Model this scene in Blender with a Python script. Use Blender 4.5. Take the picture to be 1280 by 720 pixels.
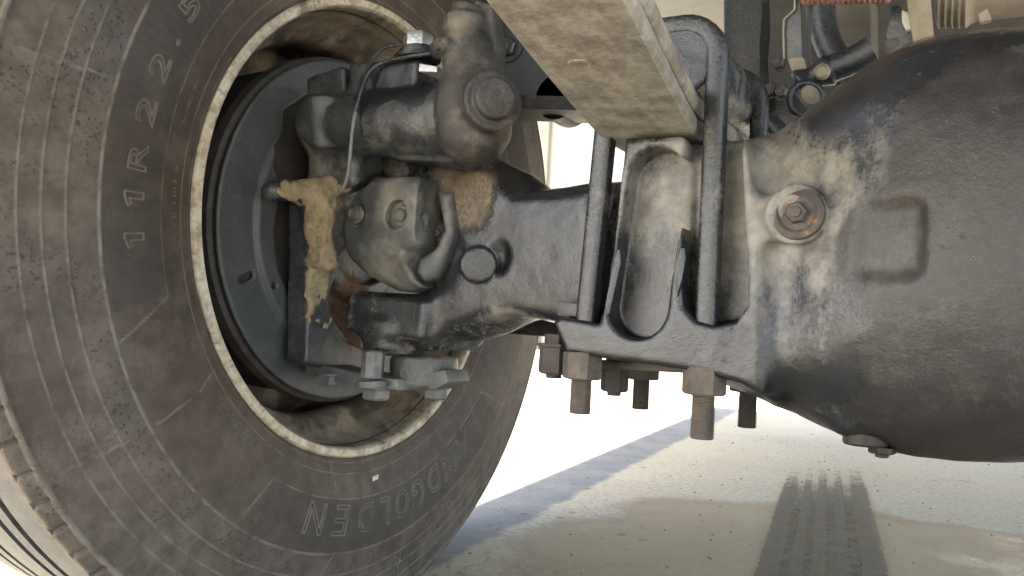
import bpy, bmesh, math, random
import numpy as np
from mathutils import Vector, Matrix
for o in list(bpy.data.objects): bpy.data.objects.remove(o)
S = bpy.context.scene
COL = S.collection
rad = math.radians
# ------------------------------------------------------------------ camera
FOC, YAW, PITCH, ROLL = 1050.07, .5123, .0426, .0534
EYE = np.array([0., 0., .38])
_cy, _sy = math.cos(YAW), math.sin(YAW)
FW = np.array([-_sy*math.cos(PITCH), _cy*math.cos(PITCH), math.sin(PITCH)])
_R = np.array([_cy, _sy, 0.]); _U = np.cross(_R, FW)
RT = math.cos(ROLL)*_R + math.sin(ROLL)*_U
UP = -math.sin(ROLL)*_R + math.cos(ROLL)*_U
cd = bpy.data.cameras.new('camera'); cam = bpy.data.objects.new('camera', cd); COL.objects.link(cam)
cd.sensor_width = 36; cd.lens = FOC/1280*36; cd.clip_end = 300; cd.clip_start = .02
cam.matrix_world = Matrix(((RT[0], UP[0], -FW[0], EYE[0]), (RT[1], UP[1], -FW[1], EYE[1]), (RT[2], UP[2], -FW[2], EYE[2]), (0, 0, 0, 1)))
S.camera = cam
cd.dof.use_dof = False
# ------------------------------------------------------------------ sky, sun, exposure
SUN = np.array([-.20, -.60, .77]); SUN /= np.linalg.norm(SUN)
w = bpy.data.worlds.new('World'); S.world = w; w.use_nodes = True
nt = w.node_tree; bg = nt.nodes['Background']; sk = nt.nodes.new('ShaderNodeTexSky')
sk.sky_type = 'NISHITA'; sk.sun_disc = False
sk.sun_elevation = math.asin(SUN[2]); sk.sun_rotation = math.atan2(SUN[0], SUN[1]); sk.dust_density = 3.0
nt.links.new(sk.outputs[0], bg.inputs[0]); bg.inputs[1].default_value = .15
sl = bpy.data.lights.new('sun', 'SUN'); sl.energy = 5.0; sl.angle = rad(.5); sl.color = (1, .94, .86)
so = bpy.data.objects.new('sun', sl); COL.objects.link(so)
so.rotation_euler = Vector(-SUN).to_track_quat('-Z', 'Y').to_euler()
S.view_settings.view_transform = 'Standard'; S.view_settings.look = 'None'
S.view_settings.exposure = 2.85; S.view_settings.gamma = 1
S.view_settings.use_curve_mapping = False
S.render.engine = 'CYCLES'; S.cycles.max_bounces = 8; S.cycles.diffuse_bounces = 5

def P(px, py, Y=None, X=None, Z=None):
    """the point of the place seen at a pixel of the 1280x720 photo, on the plane Y=.., X=.. or Z=.."""
    d = FW + RT*(px-640)/FOC + UP*(360-py)/FOC
    t = (Y-EYE[1])/d[1] if Y is not None else (X-EYE[0])/d[0] if X is not None else (Z-EYE[2])/d[2]
    return EYE + t*d

# ------------------------------------------------------------------ node helpers
class N:
    def __init__(s, mat): s.t = mat.node_tree; s.t.nodes.clear()
    def n(s, typ, props=None, **ins):
        x = s.t.nodes.new('ShaderNode'+typ)
        for k, v in (props or {}).items(): setattr(x, k, v)
        for k, v in ins.items():
            k = k.replace('_', ' ')
            i = int(k[1:]) if k[0] == 'i' and k[1:].isdigit() else k
            s.set(x.inputs[i], v)
        return x
    def set(s, sock, v):
        if hasattr(v, 'links'): s.t.links.new(v, sock)
        elif hasattr(v, 'outputs'): s.t.links.new(v.outputs[0], sock)
        else:
            if isinstance(v, (tuple, list)) and len(v) == 3 and sock.type == 'RGBA': v = (*v, 1)
            sock.default_value = v
    def m(s, op, a, b=None, c=None, clamp=False):
        x = s.t.nodes.new('ShaderNodeMath'); x.operation = op; x.use_clamp = clamp
        s.set(x.inputs[0], a)
        if b is not None: s.set(x.inputs[1], b)
        if c is not None: s.set(x.inputs[2], c)
        return x.outputs[0]
    def step(s, v, lo, hi):
        x = s.t.nodes.new('ShaderNodeMapRange'); x.interpolation_type = 'SMOOTHSTEP'
        s.set(x.inputs[0], v); x.inputs[1].default_value = lo; x.inputs[2].default_value = hi
        return x.outputs[0]
    def mix(s, f, a, b):
        x = s.t.nodes.new('ShaderNodeMix'); x.data_type = 'RGBA'
        s.set(x.inputs[0], f); s.set(x.inputs[6], a); s.set(x.inputs[7], b)
        return x.outputs[2]
    def mixf(s, f, a, b):
        x = s.t.nodes.new('ShaderNodeMix'); s.set(x.inputs[0], f); s.set(x.inputs[2], a); s.set(x.inputs[3], b)
        return x.outputs[0]
    def noise(s, scale, detail=6, rough=.6, vec=None, dist=0):
        x = s.n('TexNoise'); x.inputs['Scale'].default_value = scale; x.inputs['Detail'].default_value = detail
        x.inputs['Roughness'].default_value = rough; x.inputs['Distortion'].default_value = dist
        s.set(x.inputs['Vector'], vec if vec is not None else s.geo())
        return x.outputs[0]
    def geo(s):
        if not hasattr(s, '_g'): s._g = s.n('NewGeometry').outputs['Position']
        return s._g
    def attr(s, name): return s.n('Attribute', {'attribute_name': name}).outputs['Fac']
    def vor(s, scale, vec=None, out=0, feature='F1'):
        x = s.n('TexVoronoi', {'feature': feature}); x.inputs['Scale'].default_value = scale
        s.set(x.inputs['Vector'], vec if vec is not None else s.geo())
        return x.outputs[out]
    def out(s, col, rough, height=None, dist=.002, metal=0., spec=.5, coat=0., strength=1.):
        b = s.n('BsdfPrincipled', Base_Color=col, Roughness=rough, Metallic=metal)
        s.set(b.inputs['Specular IOR Level'], spec)
        if coat: s.set(b.inputs['Coat Weight'], coat); b.inputs['Coat Roughness'].default_value = .12
        if height is not None:
            bp = s.n('Bump', Height=height); bp.inputs['Distance'].default_value = dist; bp.inputs['Strength'].default_value = strength
            s.t.links.new(bp.outputs[0], b.inputs['Normal'])
        o = s.n('OutputMaterial'); s.t.links.new(b.outputs[0], o.inputs[0])
MATS = {}
def newmat(name):
    m = bpy.data.materials.new(name); m.use_nodes = True; MATS[name] = m
    return m, N(m)

def grime(name, base, rough=.4, dust=.35, dustcol=(.20, .17, .13), rust=0., rustcol=(.16, .075, .035), mudcol=(.36, .27, .15), filmcol=(.027, .0225, .018),
          attr=True, fine=1., bump=.0018, mudw=.05, grit=1.0, base2=None, metal=0., speckle=.5, streak=False):
    """paint under dust, rust, caked mud and wet oil, each broken up by noise; amounts come from the mesh (dust, mud, rust, wet)"""
    mt, n = newmat(name)
    p = n.geo()
    big = n.noise(9, 5, .6, dist=.6); mid = n.noise(38, 8, .68); small = n.noise(210, 6, .7); tiny = n.noise(700, 3, .7)
    if streak:
        sp = n.n('Mapping', {}, Vector=p); sp.inputs['Scale'].default_value = (75, 7, 75) if streak == 'y' else (60, 60, 9)
        st = n.noise(1, 5, .6, vec=sp.outputs[0])
    else: st = mid
    A = (lambda k: n.attr(k)) if attr else (lambda k: 0.)
    col = n.mix(n.step(mid, .3, .7), base, base2 or tuple(c*1.5+.006 for c in base))
    # dust film
    d0 = n.m('ADD', n.m('MULTIPLY', n.m('SUBTRACT', big, .5), 1.6), n.m('MULTIPLY', n.m('SUBTRACT', mid, .5), .8 if streak == 'y' else 1.2))
    d0 = n.m('ADD', d0, n.m('MULTIPLY', n.m('SUBTRACT', small, .5), grit))
    d0 = n.m('ADD', d0, n.m('MULTIPLY', n.m('SUBTRACT', st, .5), 1.3 if streak else .4))
    df = n.step(n.m('ADD', n.m('ADD', d0, dust), A('dust')), .05, 1.05)
    dcol = n.mix(n.step(mid, .35, .65), tuple(c*.72 for c in dustcol), tuple(min(1, c*1.15) for c in dustcol))
    col = n.mix(n.m('MULTIPLY', df, .92), col, dcol)
    # matt brown film with a crisp worn edge
    ff = n.step(n.m('ADD', n.m('MULTIPLY', n.m('SUBTRACT', big, .5), .9), n.m('ADD', n.m('MULTIPLY', n.m('SUBTRACT', small, .5), .35), A('film'))), .36, .56)
    fcol = n.mix(n.step(mid, .3, .7), tuple(c*.85 for c in filmcol), tuple(c*1.12 for c in filmcol))
    col = n.mix(n.m('MULTIPLY', ff, n.mixf(n.step(big, .35, .65), .55, .92)), col, fcol)
    # rust
    rf = n.step(n.m('ADD', n.m('ADD', n.m('MULTIPLY', d0, .8), rust), A('rust')), .42, .62)
    rcol = n.mix(n.step(small, .35, .65), tuple(c*.45 for c in rustcol), tuple(c*1.5 for c in rustcol))
    col = n.mix(n.m('MULTIPLY', rf, .85), col, rcol)
    col = n.mix(n.m('MULTIPLY', n.step(tiny, .54, .70), .12), col, n.mix(.5, col, (.30, .28, .24)))
    # dark pits and light specks
    pit = n.step(n.m('ADD', small, n.m('MULTIPLY', tiny, .4)), .47, .37)
    col = n.mix(n.m('MULTIPLY', pit, .6), col, tuple(c*.3+.004 for c in base))
    vd = n.vor(330*fine); sk = n.m('MULTIPLY', n.step(vd, .16, .08), n.step(n.noise(60, 2), .55, .66))
    col = n.mix(n.m('MULTIPLY', sk, speckle), col, (.42, .38, .32))
    # wet oil: dark and glossy
    wf = n.step(n.m('ADD', n.m('MULTIPLY', d0, .45), A('wet')), .42, .58)
    col = n.mix(n.m('MULTIPLY', wf, .93), col, (.009, .010, .012))
    # caked mud
    mf = n.step(n.m('ADD', n.m('MULTIPLY', d0, .55), A('mud')), .51-mudw, .51+mudw)
    mcol = n.mix(n.step(small, .35, .68), tuple(c*.55 for c in mudcol), tuple(min(1, c*1.25) for c in mudcol))
    mcol = n.mix(n.step(big, .45, .7), mcol, tuple(c*k for c, k in zip(mudcol, (.6, .5, .42))))
    col = n.mix(mf, col, mcol)
    r = n.mixf(df, n.m('ADD', rough, n.m('MULTIPLY', n.m('SUBTRACT', small, .5), .4)), .66); r = n.mixf(ff, r, n.mixf(mid, .30, .62)); r = n.mixf(rf, r, .9); r = n.mixf(wf, r, .12); r = n.mixf(mf, r, .97)
    h = n.m('ADD', n.m('MULTIPLY', mid, .35), n.m('MULTIPLY', small, .42))
    h = n.m('ADD', h, n.m('MULTIPLY', df, .12)); h = n.m('ADD', h, n.m('MULTIPLY', tiny, .2))
    h = n.m('ADD', h, n.m('MULTIPLY', mf, n.m('ADD', .8, n.m('MULTIPLY', small, 2.0))))
    n.out(col, r, h, bump, metal, spec=.8)
    return mt

# ------------------------------------------------------------------ object helpers
def tag(o, label=None, cat=None, group=None, kind=None):
    if label: o['label'] = label
    if cat: o['category'] = cat
    if group: o['group'] = group
    if kind: o['kind'] = kind
    return o
def thing(name, label, cat, loc=(0, 0, 0), group=None):
    o = bpy.data.objects.new(name, None); COL.objects.link(o); o.location = loc; o.empty_display_size = .02
    return tag(o, label, cat, group)
def put(name, me, mat, parent=None):
    o = bpy.data.objects.new(name, me); COL.objects.link(o)
    if mat is not None and not me.materials: me.materials.append(mat)
    if parent is not None:
        o.parent = parent
        M = Matrix.Identity(4); q = parent
        while q is not None: M = Matrix.Translation(q.location) @ M; q = q.parent
        o.location = -(M.translation)
    return o
def obj(name, bm, mat, parent=None, smooth=35, label=None):
    """link a bmesh given in world coordinates; its origin moves to its own middle"""
    me = bpy.data.meshes.new(name)
    bmesh.ops.recalc_face_normals(bm, faces=bm.faces)
    bm.to_mesh(me); bm.free()
    c = Vector(np.mean([v.co for v in me.vertices], axis=0)); me.transform(Matrix.Translation(-c))
    if smooth is not None:
        me.shade_smooth()
        if smooth < 180: me.set_sharp_from_angle(angle=rad(smooth))
    o = put(name, me, mat, parent); o.location = Vector(o.location) + c if parent is not None else c
    if label: o['label'] = label
    return o
def frame(a, b, hint=(0, 0, 1)):
    z = Vector(b)-Vector(a); L = z.length; z.normalize()
    h = Vector(hint)
    if abs(z.dot(h.normalized())) > .97: h = Vector((1, 0, 0)) if abs(z.x) < .8 else Vector((0, 1, 0))
    x = h.cross(z).normalized(); y = z.cross(x)
    return Matrix(((x[0], y[0], z[0], a[0]), (x[1], y[1], z[1], a[1]), (x[2], y[2], z[2], a[2]), (0, 0, 0, 1))), L
def lathe(bm, a, b, prof, seg=32, ang0=0.):
    """profile [(distance along a->b, radius)] turned round the axis a->b"""
    M, L = frame(a, b); rings = []
    for d, r in prof:
        if r < 1e-6: rings.append([bm.verts.new(M @ Vector((0, 0, d)))])
        else: rings.append([bm.verts.new(M @ Vector((r*math.cos(ang0+2*math.pi*i/seg), r*math.sin(ang0+2*math.pi*i/seg), d))) for i in range(seg)])
    for A, B in zip(rings, rings[1:]):
        for i in range(seg):
            j = (i+1) % seg
            q = [A[i % len(A)], A[j % len(A)], B[j % len(B)], B[i % len(B)]]
            q = list(dict.fromkeys(q))
            if len(q) > 2: bm.faces.new(q)
    for Rr, flip in ((rings[0], True), (rings[-1], False)):
        if len(Rr) > 1: bm.faces.new(Rr[::-1] if flip else Rr)
    return bm
def tube(bm, pts, r, seg=12, radii=None, sq=None):
    pts = [Vector(p) for p in pts]; prev = None; x = None
    for i, p in enumerate(pts):
        t = (pts[min(i+1, len(pts)-1)]-pts[max(i-1, 0)]).normalized()
        if x is None:
            h = Vector((0, 0, 1)) if abs(t.z) < .9 else Vector((1, 0, 0)); x = h.cross(t).normalized()
        else: x = (x - t*x.dot(t)).normalized()
        y = t.cross(x); rr = radii[i] if radii else r
        ring = []
        for k in range(seg):
            a = 2*math.pi*k/seg; ca, sa = math.cos(a), math.sin(a); f = (abs(ca)**sq+abs(sa)**sq)**(-1/sq) if sq else 1
            ring.append(bm.verts.new(p + x*rr*f*ca + y*rr*f*sa))
        if prev:
            for k in range(seg): bm.faces.new((prev[k], prev[(k+1) % seg], ring[(k+1) % seg], ring[k]))
        else: bm.faces.new(ring[::-1])
        prev = ring
    bm.faces.new(prev); return bm
def smoothpath(pts, n=8):
    pts = [Vector(p) for p in pts]; o = []
    q = [pts[0]*2-pts[1]] + pts + [pts[-1]*2-pts[-2]]
    for i in range(1, len(q)-2):
        for k in range(n):
            t = k/n; a, b, c, d = q[i-1], q[i], q[i+1], q[i+2]
            o.append(.5*((2*b)+(c-a)*t+(2*a-5*b+4*c-d)*t*t+(3*b-a-3*c+d)*t**3))
    o.append(pts[-1]); return o
def prism(bm, pts, vec, bevel=0., seg=2):
    """outline given as 3-D points, pushed along vec, edges bevelled"""
    a = [bm.verts.new(Vector(p)) for p in pts]; b = [bm.verts.new(Vector(p)+Vector(vec)) for p in pts]
    n = len(pts); fs = [bm.faces.new(a[::-1]), bm.faces.new(b)]
    for i in range(n): fs.append(bm.faces.new((a[i], a[(i+1) % n], b[(i+1) % n], b[i])))
    if bevel:
        es = list({e for f in fs for e in f.edges})
        bmesh.ops.bevel(bm, geom=es, offset=bevel, segments=seg, affect='EDGES', profile=.6)
    return bm
def box(bm, lo, hi, bevel=0., M=None):
    lo, hi = Vector(lo), Vector(hi)
    pts = [Vector((lo.x, lo.y, lo.z)), Vector((hi.x, lo.y, lo.z)), Vector((hi.x, hi.y, lo.z)), Vector((lo.x, hi.y, lo.z))]
    b2 = bmesh.new(); prism(b2, pts, (0, 0, hi.z-lo.z), bevel)
    if M is not None: b2.transform(M)
    me = bpy.data.meshes.new('t'); b2.to_mesh(me); b2.free(); bm.from_mesh(me); bpy.data.meshes.remove(me); return bm
def hexbolt(a, direction, rhex, h, washer=1.35, parent=None, mat=None, name='bolt', label=None, dome=True, rot=.2):
    bm = bmesh.new(); a = Vector(a); d = Vector(direction).normalized()
    if washer: lathe(bm, a, a+d, [(0, rhex*washer), (h*.16, rhex*washer), (h*.22, rhex*washer*.96)], 28)
    z0 = h*.2 if washer else 0
    lathe(bm, a, a+d, [(z0, rhex*.98), (z0+h*.1, rhex), (z0+h*.8, rhex), (z0+h, rhex*.86)], 6, rot)
    if dome: lathe(bm, a+d*(z0+h), a+d*9, [(0, rhex*.5), (rhex*.25, rhex*.48), (rhex*.3, rhex*.3), (rhex*.3, 0)], 16)
    return obj(name, bm, mat, parent, 30, label)

# ------------------------------------------------------------------ implicit casting tools (smooth unions, cut pockets, surface nets)
_rng = np.random.RandomState(3); _tab = _rng.rand(4096).astype(np.float32)
def vnoise(p, f, seed=0):
    q = p*f + seed*17.3; i = np.floor(q).astype(np.int64); u = (q-i); u = u*u*(3-2*u); r = 0
    for dx in (0, 1):
        for dy in (0, 1):
            for dz in (0, 1):
                h = ((i[:, 0]+dx)*73856093 ^ (i[:, 1]+dy)*19349663 ^ (i[:, 2]+dz)*83492791) & 4095
                r = r + _tab[h]*(u[:, 0] if dx else 1-u[:, 0])*(u[:, 1] if dy else 1-u[:, 1])*(u[:, 2] if dz else 1-u[:, 2])
    return r*2-1
def fbm(p, f, o=3, seed=0):
    s = 0; a = 1.
    for k in range(o): s = s + a*vnoise(p, f*2**k, seed+k); a *= .5
    return s
def ln(v): return np.sqrt((v*v).sum(-1))
def smin(a, b, k):
    h = np.clip(.5+.5*(b-a)/k, 0, 1); return b+(a-b)*h-k*h*(1-h)
def smax(a, b, k): return -smin(-a, -b, k)
def sub(a, b, k=.004): return smax(a, -b, k)
def d_sphere(p, c, r): return ln(p-np.asarray(c))-r
def d_ell(p, c, r):
    q = (p-np.asarray(c)); r = np.asarray(r); k0 = ln(q/r); k1 = ln(q/(r*r))+1e-9; return k0*(k0-1)/k1
def d_caps(p, a, b, r, r2=None):
    a = np.asarray(a); b = np.asarray(b); ba = b-a; t = np.clip(((p-a)@ba)/(ba@ba), 0, 1)
    rr = r if r2 is None else r+(r2-r)*t
    return ln(p-a-t[:, None]*ba)-rr
def d_cyl(p, a, b, r, rnd=.003, r2=None):
    a = np.asarray(a, float); b = np.asarray(b, float); ba = b-a; L = np.linalg.norm(ba); u = ba/L
    q = p-a; t = q@u; rd = ln(q-t[:, None]*u)
    rr = r if r2 is None else r+(r2-r)*np.clip(t/L, 0, 1)
    dx = rd-rr+rnd; dy = np.abs(t-L/2)-L/2+rnd
    return np.minimum(np.maximum(dx, dy), 0)+np.sqrt(np.maximum(dx, 0)**2+np.maximum(dy, 0)**2)-rnd
def d_box(p, c, h, rnd=.004, R=None):
    q = p-np.asarray(c)
    if R is not None: q = q@R
    q = np.abs(q)-np.asarray(h)+rnd
    return ln(np.maximum(q, 0))+np.minimum(q.max(-1), 0)-rnd
def d_poly(p2, V):
    V = np.asarray(V); n = len(V); d = np.full(len(p2), 1e9); s = np.ones(len(p2))
    for i in range(n):
        a = V[i]; b = V[i-1]; e = b-a; q = p2-a
        t = np.clip((q@e)/(e@e), 0, 1); dd = q-t[:, None]*e; d = np.minimum(d, (dd*dd).sum(-1))
        c1 = p2[:, 1] >= a[1]; c2 = p2[:, 1] < b[1]; c3 = e[0]*q[:, 1] > e[1]*q[:, 0]
        fl = (c1 & c2 & c3) | (~c1 & ~c2 & ~c3); s = np.where(fl, -s, s)
    return s*np.sqrt(d)
def d_extr(p, V, ax, lo, hi, rnd=.004):
    """prism of a 2-D outline along axis ax (0=X, 1=Y) between lo and hi, rounded"""
    keep = [k for k in (0, 1, 2) if k != ax]
    d2 = d_poly(p[:, keep], V)+rnd; dz = np.abs(p[:, ax]-(lo+hi)/2)-(hi-lo)/2+rnd
    return np.minimum(np.maximum(d2, dz), 0)+np.sqrt(np.maximum(d2, 0)**2+np.maximum(dz, 0)**2)-rnd
def rotz(a): c, s = math.cos(a), math.sin(a); return np.array([[c, -s, 0], [s, c, 0], [0, 0, 1.]])
def roty(a): c, s = math.cos(a), math.sin(a); return np.array([[c, 0, s], [0, 1, 0], [-s, 0, c]])

def cast(name, f, lo, hi, h, mat, parent=None, paint=None, label=None, rough=0., B=8):
    lo = np.asarray(lo, float); hi = np.asarray(hi, float)
    nb = np.ceil((hi-lo)/(h*B)).astype(int); nx, ny, nz = nb*B
    g = [lo[i]+h*np.arange(nb[i]*B) for i in range(3)]
    cb = np.stack(np.meshgrid(*[lo[i]+h*B*(np.arange(nb[i])+.5)-h/2 for i in range(3)], indexing='ij'), -1).reshape(-1, 3)
    dc = f(cb); act = np.abs(dc) < h*B*1.35+.006
    F = np.repeat(np.repeat(np.repeat(dc.reshape(nb), B, 0), B, 1), B, 2).astype(np.float32)
    off = np.stack(np.meshgrid(*[np.arange(B)]*3, indexing='ij'), -1).reshape(-1, 3)
    bi = np.stack(np.unravel_index(np.nonzero(act)[0], nb), -1)*B
    for k in range(0, len(bi), 400):
        ii = (bi[k:k+400, None, :]+off[None]).reshape(-1, 3)
        F[ii[:, 0], ii[:, 1], ii[:, 2]] = f(lo+h*ii)
    F[0] = F[-1] = 1; F[:, 0] = F[:, -1] = 1; F[:, :, 0] = F[:, :, -1] = 1
    neg = F < 0
    c = [neg[i:nx-1+i, j:ny-1+j, k:nz-1+k] for i in (0, 1) for j in (0, 1) for k in (0, 1)]
    s = sum(x.astype(np.int8) for x in c); cell = (s > 0) & (s < 8)
    ci = np.stack(np.nonzero(cell), -1); idx = np.full(cell.shape, -1, np.int32); idx[cell] = np.arange(len(ci))
    acc = np.zeros((len(ci), 3)); cnt = np.zeros(len(ci))
    cor = [(i, j, k) for i in (0, 1) for j in (0, 1) for k in (0, 1)]
    val = {q: F[ci[:, 0]+q[0], ci[:, 1]+q[1], ci[:, 2]+q[2]].astype(float) for q in cor}
    for q in cor:
        for ax in range(3):
            if q[ax] == 0:
                r = list(q); r[ax] = 1; r = tuple(r); a, b = val[q], val[r]
                m = (a < 0) != (b < 0); t = np.where(m, a/(a-b+1e-12), 0)
                pt = np.array(q, float)[None].repeat(len(ci), 0); pt[:, ax] = t
                acc += pt*m[:, None]; cnt += m
    V = lo+h*(ci+acc/cnt[:, None])
    def grad(V):
        e = h*.4; return np.stack([(f(V+np.eye(3)[i]*e)-f(V-np.eye(3)[i]*e))/(2*e) for i in range(3)], -1)
    d0 = f(V); G = grad(V); V = V-np.clip(d0, -h*.6, h*.6)[:, None]*G/np.maximum((G*G).sum(-1), .25)[:, None]
    faces = []
    for ax in range(3):
        a = [slice(None)]*3; b = [slice(None)]*3; a[ax] = slice(0, -1); b[ax] = slice(1, None)
        ch = neg[tuple(a)] != neg[tuple(b)]; e = np.stack(np.nonzero(ch), -1)
        u, v = (ax+1) % 3, (ax+2) % 3
        e = e[(e[:, u] > 0) & (e[:, v] > 0)]
        e = e[(e[:, u] < F.shape[u]-1) & (e[:, v] < F.shape[v]-1)]
        def at(du, dv):
            q = e.copy(); q[:, u] += du; q[:, v] += dv; return idx[q[:, 0], q[:, 1], q[:, 2]]
        quad = np.stack([at(-1, -1), at(0, -1), at(0, 0), at(-1, 0)], -1)
        fl = neg[e[:, 0], e[:, 1], e[:, 2]]; quad[~fl] = quad[~fl][:, ::-1]
        faces.append(quad[(quad >= 0).all(-1)])
    Q = np.concatenate(faces)
    G = G/(ln(G)[:, None]+1e-9)
    Vw = V.copy()
    if rough: V = V+G*(fbm(V, 55, 3)*rough)[:, None]
    me = bpy.data.meshes.new(name); c = V.mean(0)
    me.vertices.add(len(V)); me.vertices.foreach_set('co', (V-c).astype(np.float32).ravel())
    me.loops.add(len(Q)*4); me.loops.foreach_set('vertex_index', Q.ravel().astype(np.int32))
    me.polygons.add(len(Q)); me.polygons.foreach_set('loop_start', np.arange(len(Q), dtype=np.int32)*4)
    me.update(calc_edges=True); me.validate(); me.shade_smooth()
    if paint:
        for k, a in paint(Vw, G).items():
            if len(me.vertices) == len(a):
                me.attributes.new(k, 'FLOAT', 'POINT').data.foreach_set('value', np.asarray(a, np.float32))
    o = put(name, me, mat, parent); o.location = (Vector(o.location) if parent is not None else Vector()) + Vector(c)
    if label: o['label'] = label
    return o
def spots(p, lst):
    """sum of soft blobs [(centre, radius, amount)] read at points p"""
    s = np.zeros(len(p))
    for c, r, a in lst:
        t = np.clip(1-ln((p-np.asarray(c))/np.asarray(r)), 0, 1); s = s+a*(t*t*(3-2*t))
    return s
def lerp(x, xs, ys): return np.interp(x, xs, ys)
# ================================================================== materials
M_CAST = grime('black_cast_iron', (.012, .014, .017), .18, dust=.0, dustcol=(.19, .175, .15), streak=True)
M_HOUS = grime('housing_paint', (.013, .014, .016), .17, dust=.05, dustcol=(.275, .255, .215), mudcol=(.24, .19, .135), mudw=.3, bump=.0016, grit=1.0, streak=True)
M_GREY = grime('grey_cast_iron', (.028, .031, .033), .30, dust=.08, dustcol=(.25, .23, .19))
M_UJ = grime('worn_grey_forging', (.055, .060, .060), .34, dust=.22, dustcol=(.23, .215, .175), grit=.45)
M_BROWN = grime('dusty_brown_iron', (.022, .019, .015), .5, dust=.16, dustcol=(.165, .135, .10), bump=.003, speckle=.8)
M_SPRING = grime('spring_steel', (.15, .12, .09), .6, dust=.62, dustcol=(.40, .355, .28), rust=-.06, rustcol=(.15, .10, .065), bump=.001, streak='y', grit=1.9)
M_RUSTY = grime('rusty_steel', (.045, .033, .025), .6, dust=.05, dustcol=(.24, .17, .085), rust=.30, rustcol=(.22, .120, .042))
M_PLATE = grime('shield_paint', (.042, .046, .047), .42, dust=.10, dustcol=(.13, .13, .12), base2=(.060, .066, .067))
M_BLACK = grime('black_paint', (.010, .012, .015), .3, dust=-.35, dustcol=(.14, .13, .11))
M_DARK = grime('dark_steel', (.022, .020, .018), .5, dust=-.05, dustcol=(.11, .09, .07))
M_RAIL = grime('blue_black_paint', (.014, .021, .028), .35, dust=-.35, dustcol=(.14, .13, .11))
M_BEIGE = grime('beige_dusty_paint', (.22, .18, .12), .7, dust=.2, dustcol=(.27, .22, .155), rust=-.05)
M_BRIGHT = grime('bright_steel', (.55, .57, .58), .32, dust=-.35, dustcol=(.3, .3, .28), metal=.85)
M_STRAP = grime('u_bolt_steel', (.016, .017, .018), .18, dust=.02, dustcol=(.27, .24, .19), rust=-.08)
M_CLAY = grime('dried_clay', (.24, .18, .10), .95, dust=.35, dustcol=(.38, .30, .18), rust=.22, rustcol=(.15, .09, .045), bump=.003)
M_PINK = grime('faded_red_hose', (.30, .13, .10), .55, dust=.1, dustcol=(.35, .27, .22))
def tyre_mat():
    mt, n = newmat('tyre_rubber'); p = n.geo()
    big = n.noise(7, 5, .6, dist=.5); mid = n.noise(45, 7, .65); sm = n.noise(260, 5, .7)
    ctr = n.n('VectorMath', {'operation': 'SUBTRACT'}, i0=p, i1=tuple(WH)).outputs[0]
    sx = n.n('SeparateXYZ', Vector=ctr); y, z = sx.outputs[1], sx.outputs[2]
    r = n.m('SQRT', n.m('ADD', n.m('MULTIPLY', y, y), n.m('MULTIPLY', z, z))); th = n.m('ARCTAN2', z, n.m('MULTIPLY', y, -1))
    cv = n.n('CombineXYZ', X=n.m('MULTIPLY', th, 90), Y=n.m('MULTIPLY', r, 14), Z=0)
    fib = n.noise(1.6, 4, .7, vec=cv.outputs[0])
    outer = n.step(r, .405, .425)
    base = n.mix(n.step(mid, .35, .65), (.064, .048, .036), (.090, .070, .052))
    grey = n.mix(n.step(mid, .3, .7), (.078, .061, .047), (.15, .122, .095))
    base = n.mix(n.m('MULTIPLY', outer, n.step(big, .3, .6)), base, grey)
    blue = n.step(n.noise(11, 4, .6), .56, .7)
    base = n.mix(n.m('MULTIPLY', n.m('MULTIPLY', blue, outer), .4), base, (.055, .062, .068))
    base = n.mix(n.m('MULTIPLY', n.step(fib, .5, .75), .35), base, (.11, .095, .08))
    tan = n.step(n.m('ADD', n.noise(16, 6, .7), n.m('MULTIPLY', sm, .2)), .62, .78)
    base = n.mix(n.m('MULTIPLY', tan, .5), base, (.15, .125, .10))
    pv = n.n('VectorMath', {'operation': 'ADD'}, i0=p, i1=n.n('VectorMath', {'operation': 'SCALE'}, i0=n.n('TexNoise', Vector=p, Scale=160.).outputs[1], Scale=.012).outputs[0]).outputs[0]
    vd = n.vor(175, pv); pit = n.m('MULTIPLY', n.step(vd, .34, .20), n.m('MULTIPLY', outer, n.step(n.noise(11, 3), .40, .58)))
    base = n.mix(n.m('MULTIPLY', pit, .6), base, (.018, .017, .017))
    vs = n.vor(120); sp = n.m('MULTIPLY', n.step(vs, .07, .035), n.step(n.noise(20, 2), .5, .6))
    base = n.mix(sp, base, (.34, .29, .23))
    tread = n.step(sx.outputs[0], -.012, -.03); face = n.m('MULTIPLY', n.step(r, .520, .524), tread)
    base = n.mix(n.m('MULTIPLY', face, .75), base, n.mix(n.step(n.noise(60, 4), .35, .65), (.055, .060, .064), (.085, .090, .092)))
    # the raised rings are scuffed paler than the rubber round them
    base = n.mix(n.m('MULTIPLY', n.attr('panel'), .38), base, (.035, .034, .034))
    ring = n.m('MULTIPLY', n.attr('ridge'), n.step(n.noise(50, 4), .3, .6))
    base = n.mix(n.m('MULTIPLY', ring, .62), base, (.24, .21, .175))
    h = n.m('ADD', n.m('MULTIPLY', mid, .5), n.m('ADD', n.m('MULTIPLY', sm, .3), n.m('MULTIPLY', fib, .35)))
    h = n.m('SUBTRACT', h, n.m('MULTIPLY', pit, .6))
    n.out(base, n.mixf(big, .5, .72), h, .0006, spec=.4)
    return mt
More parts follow.
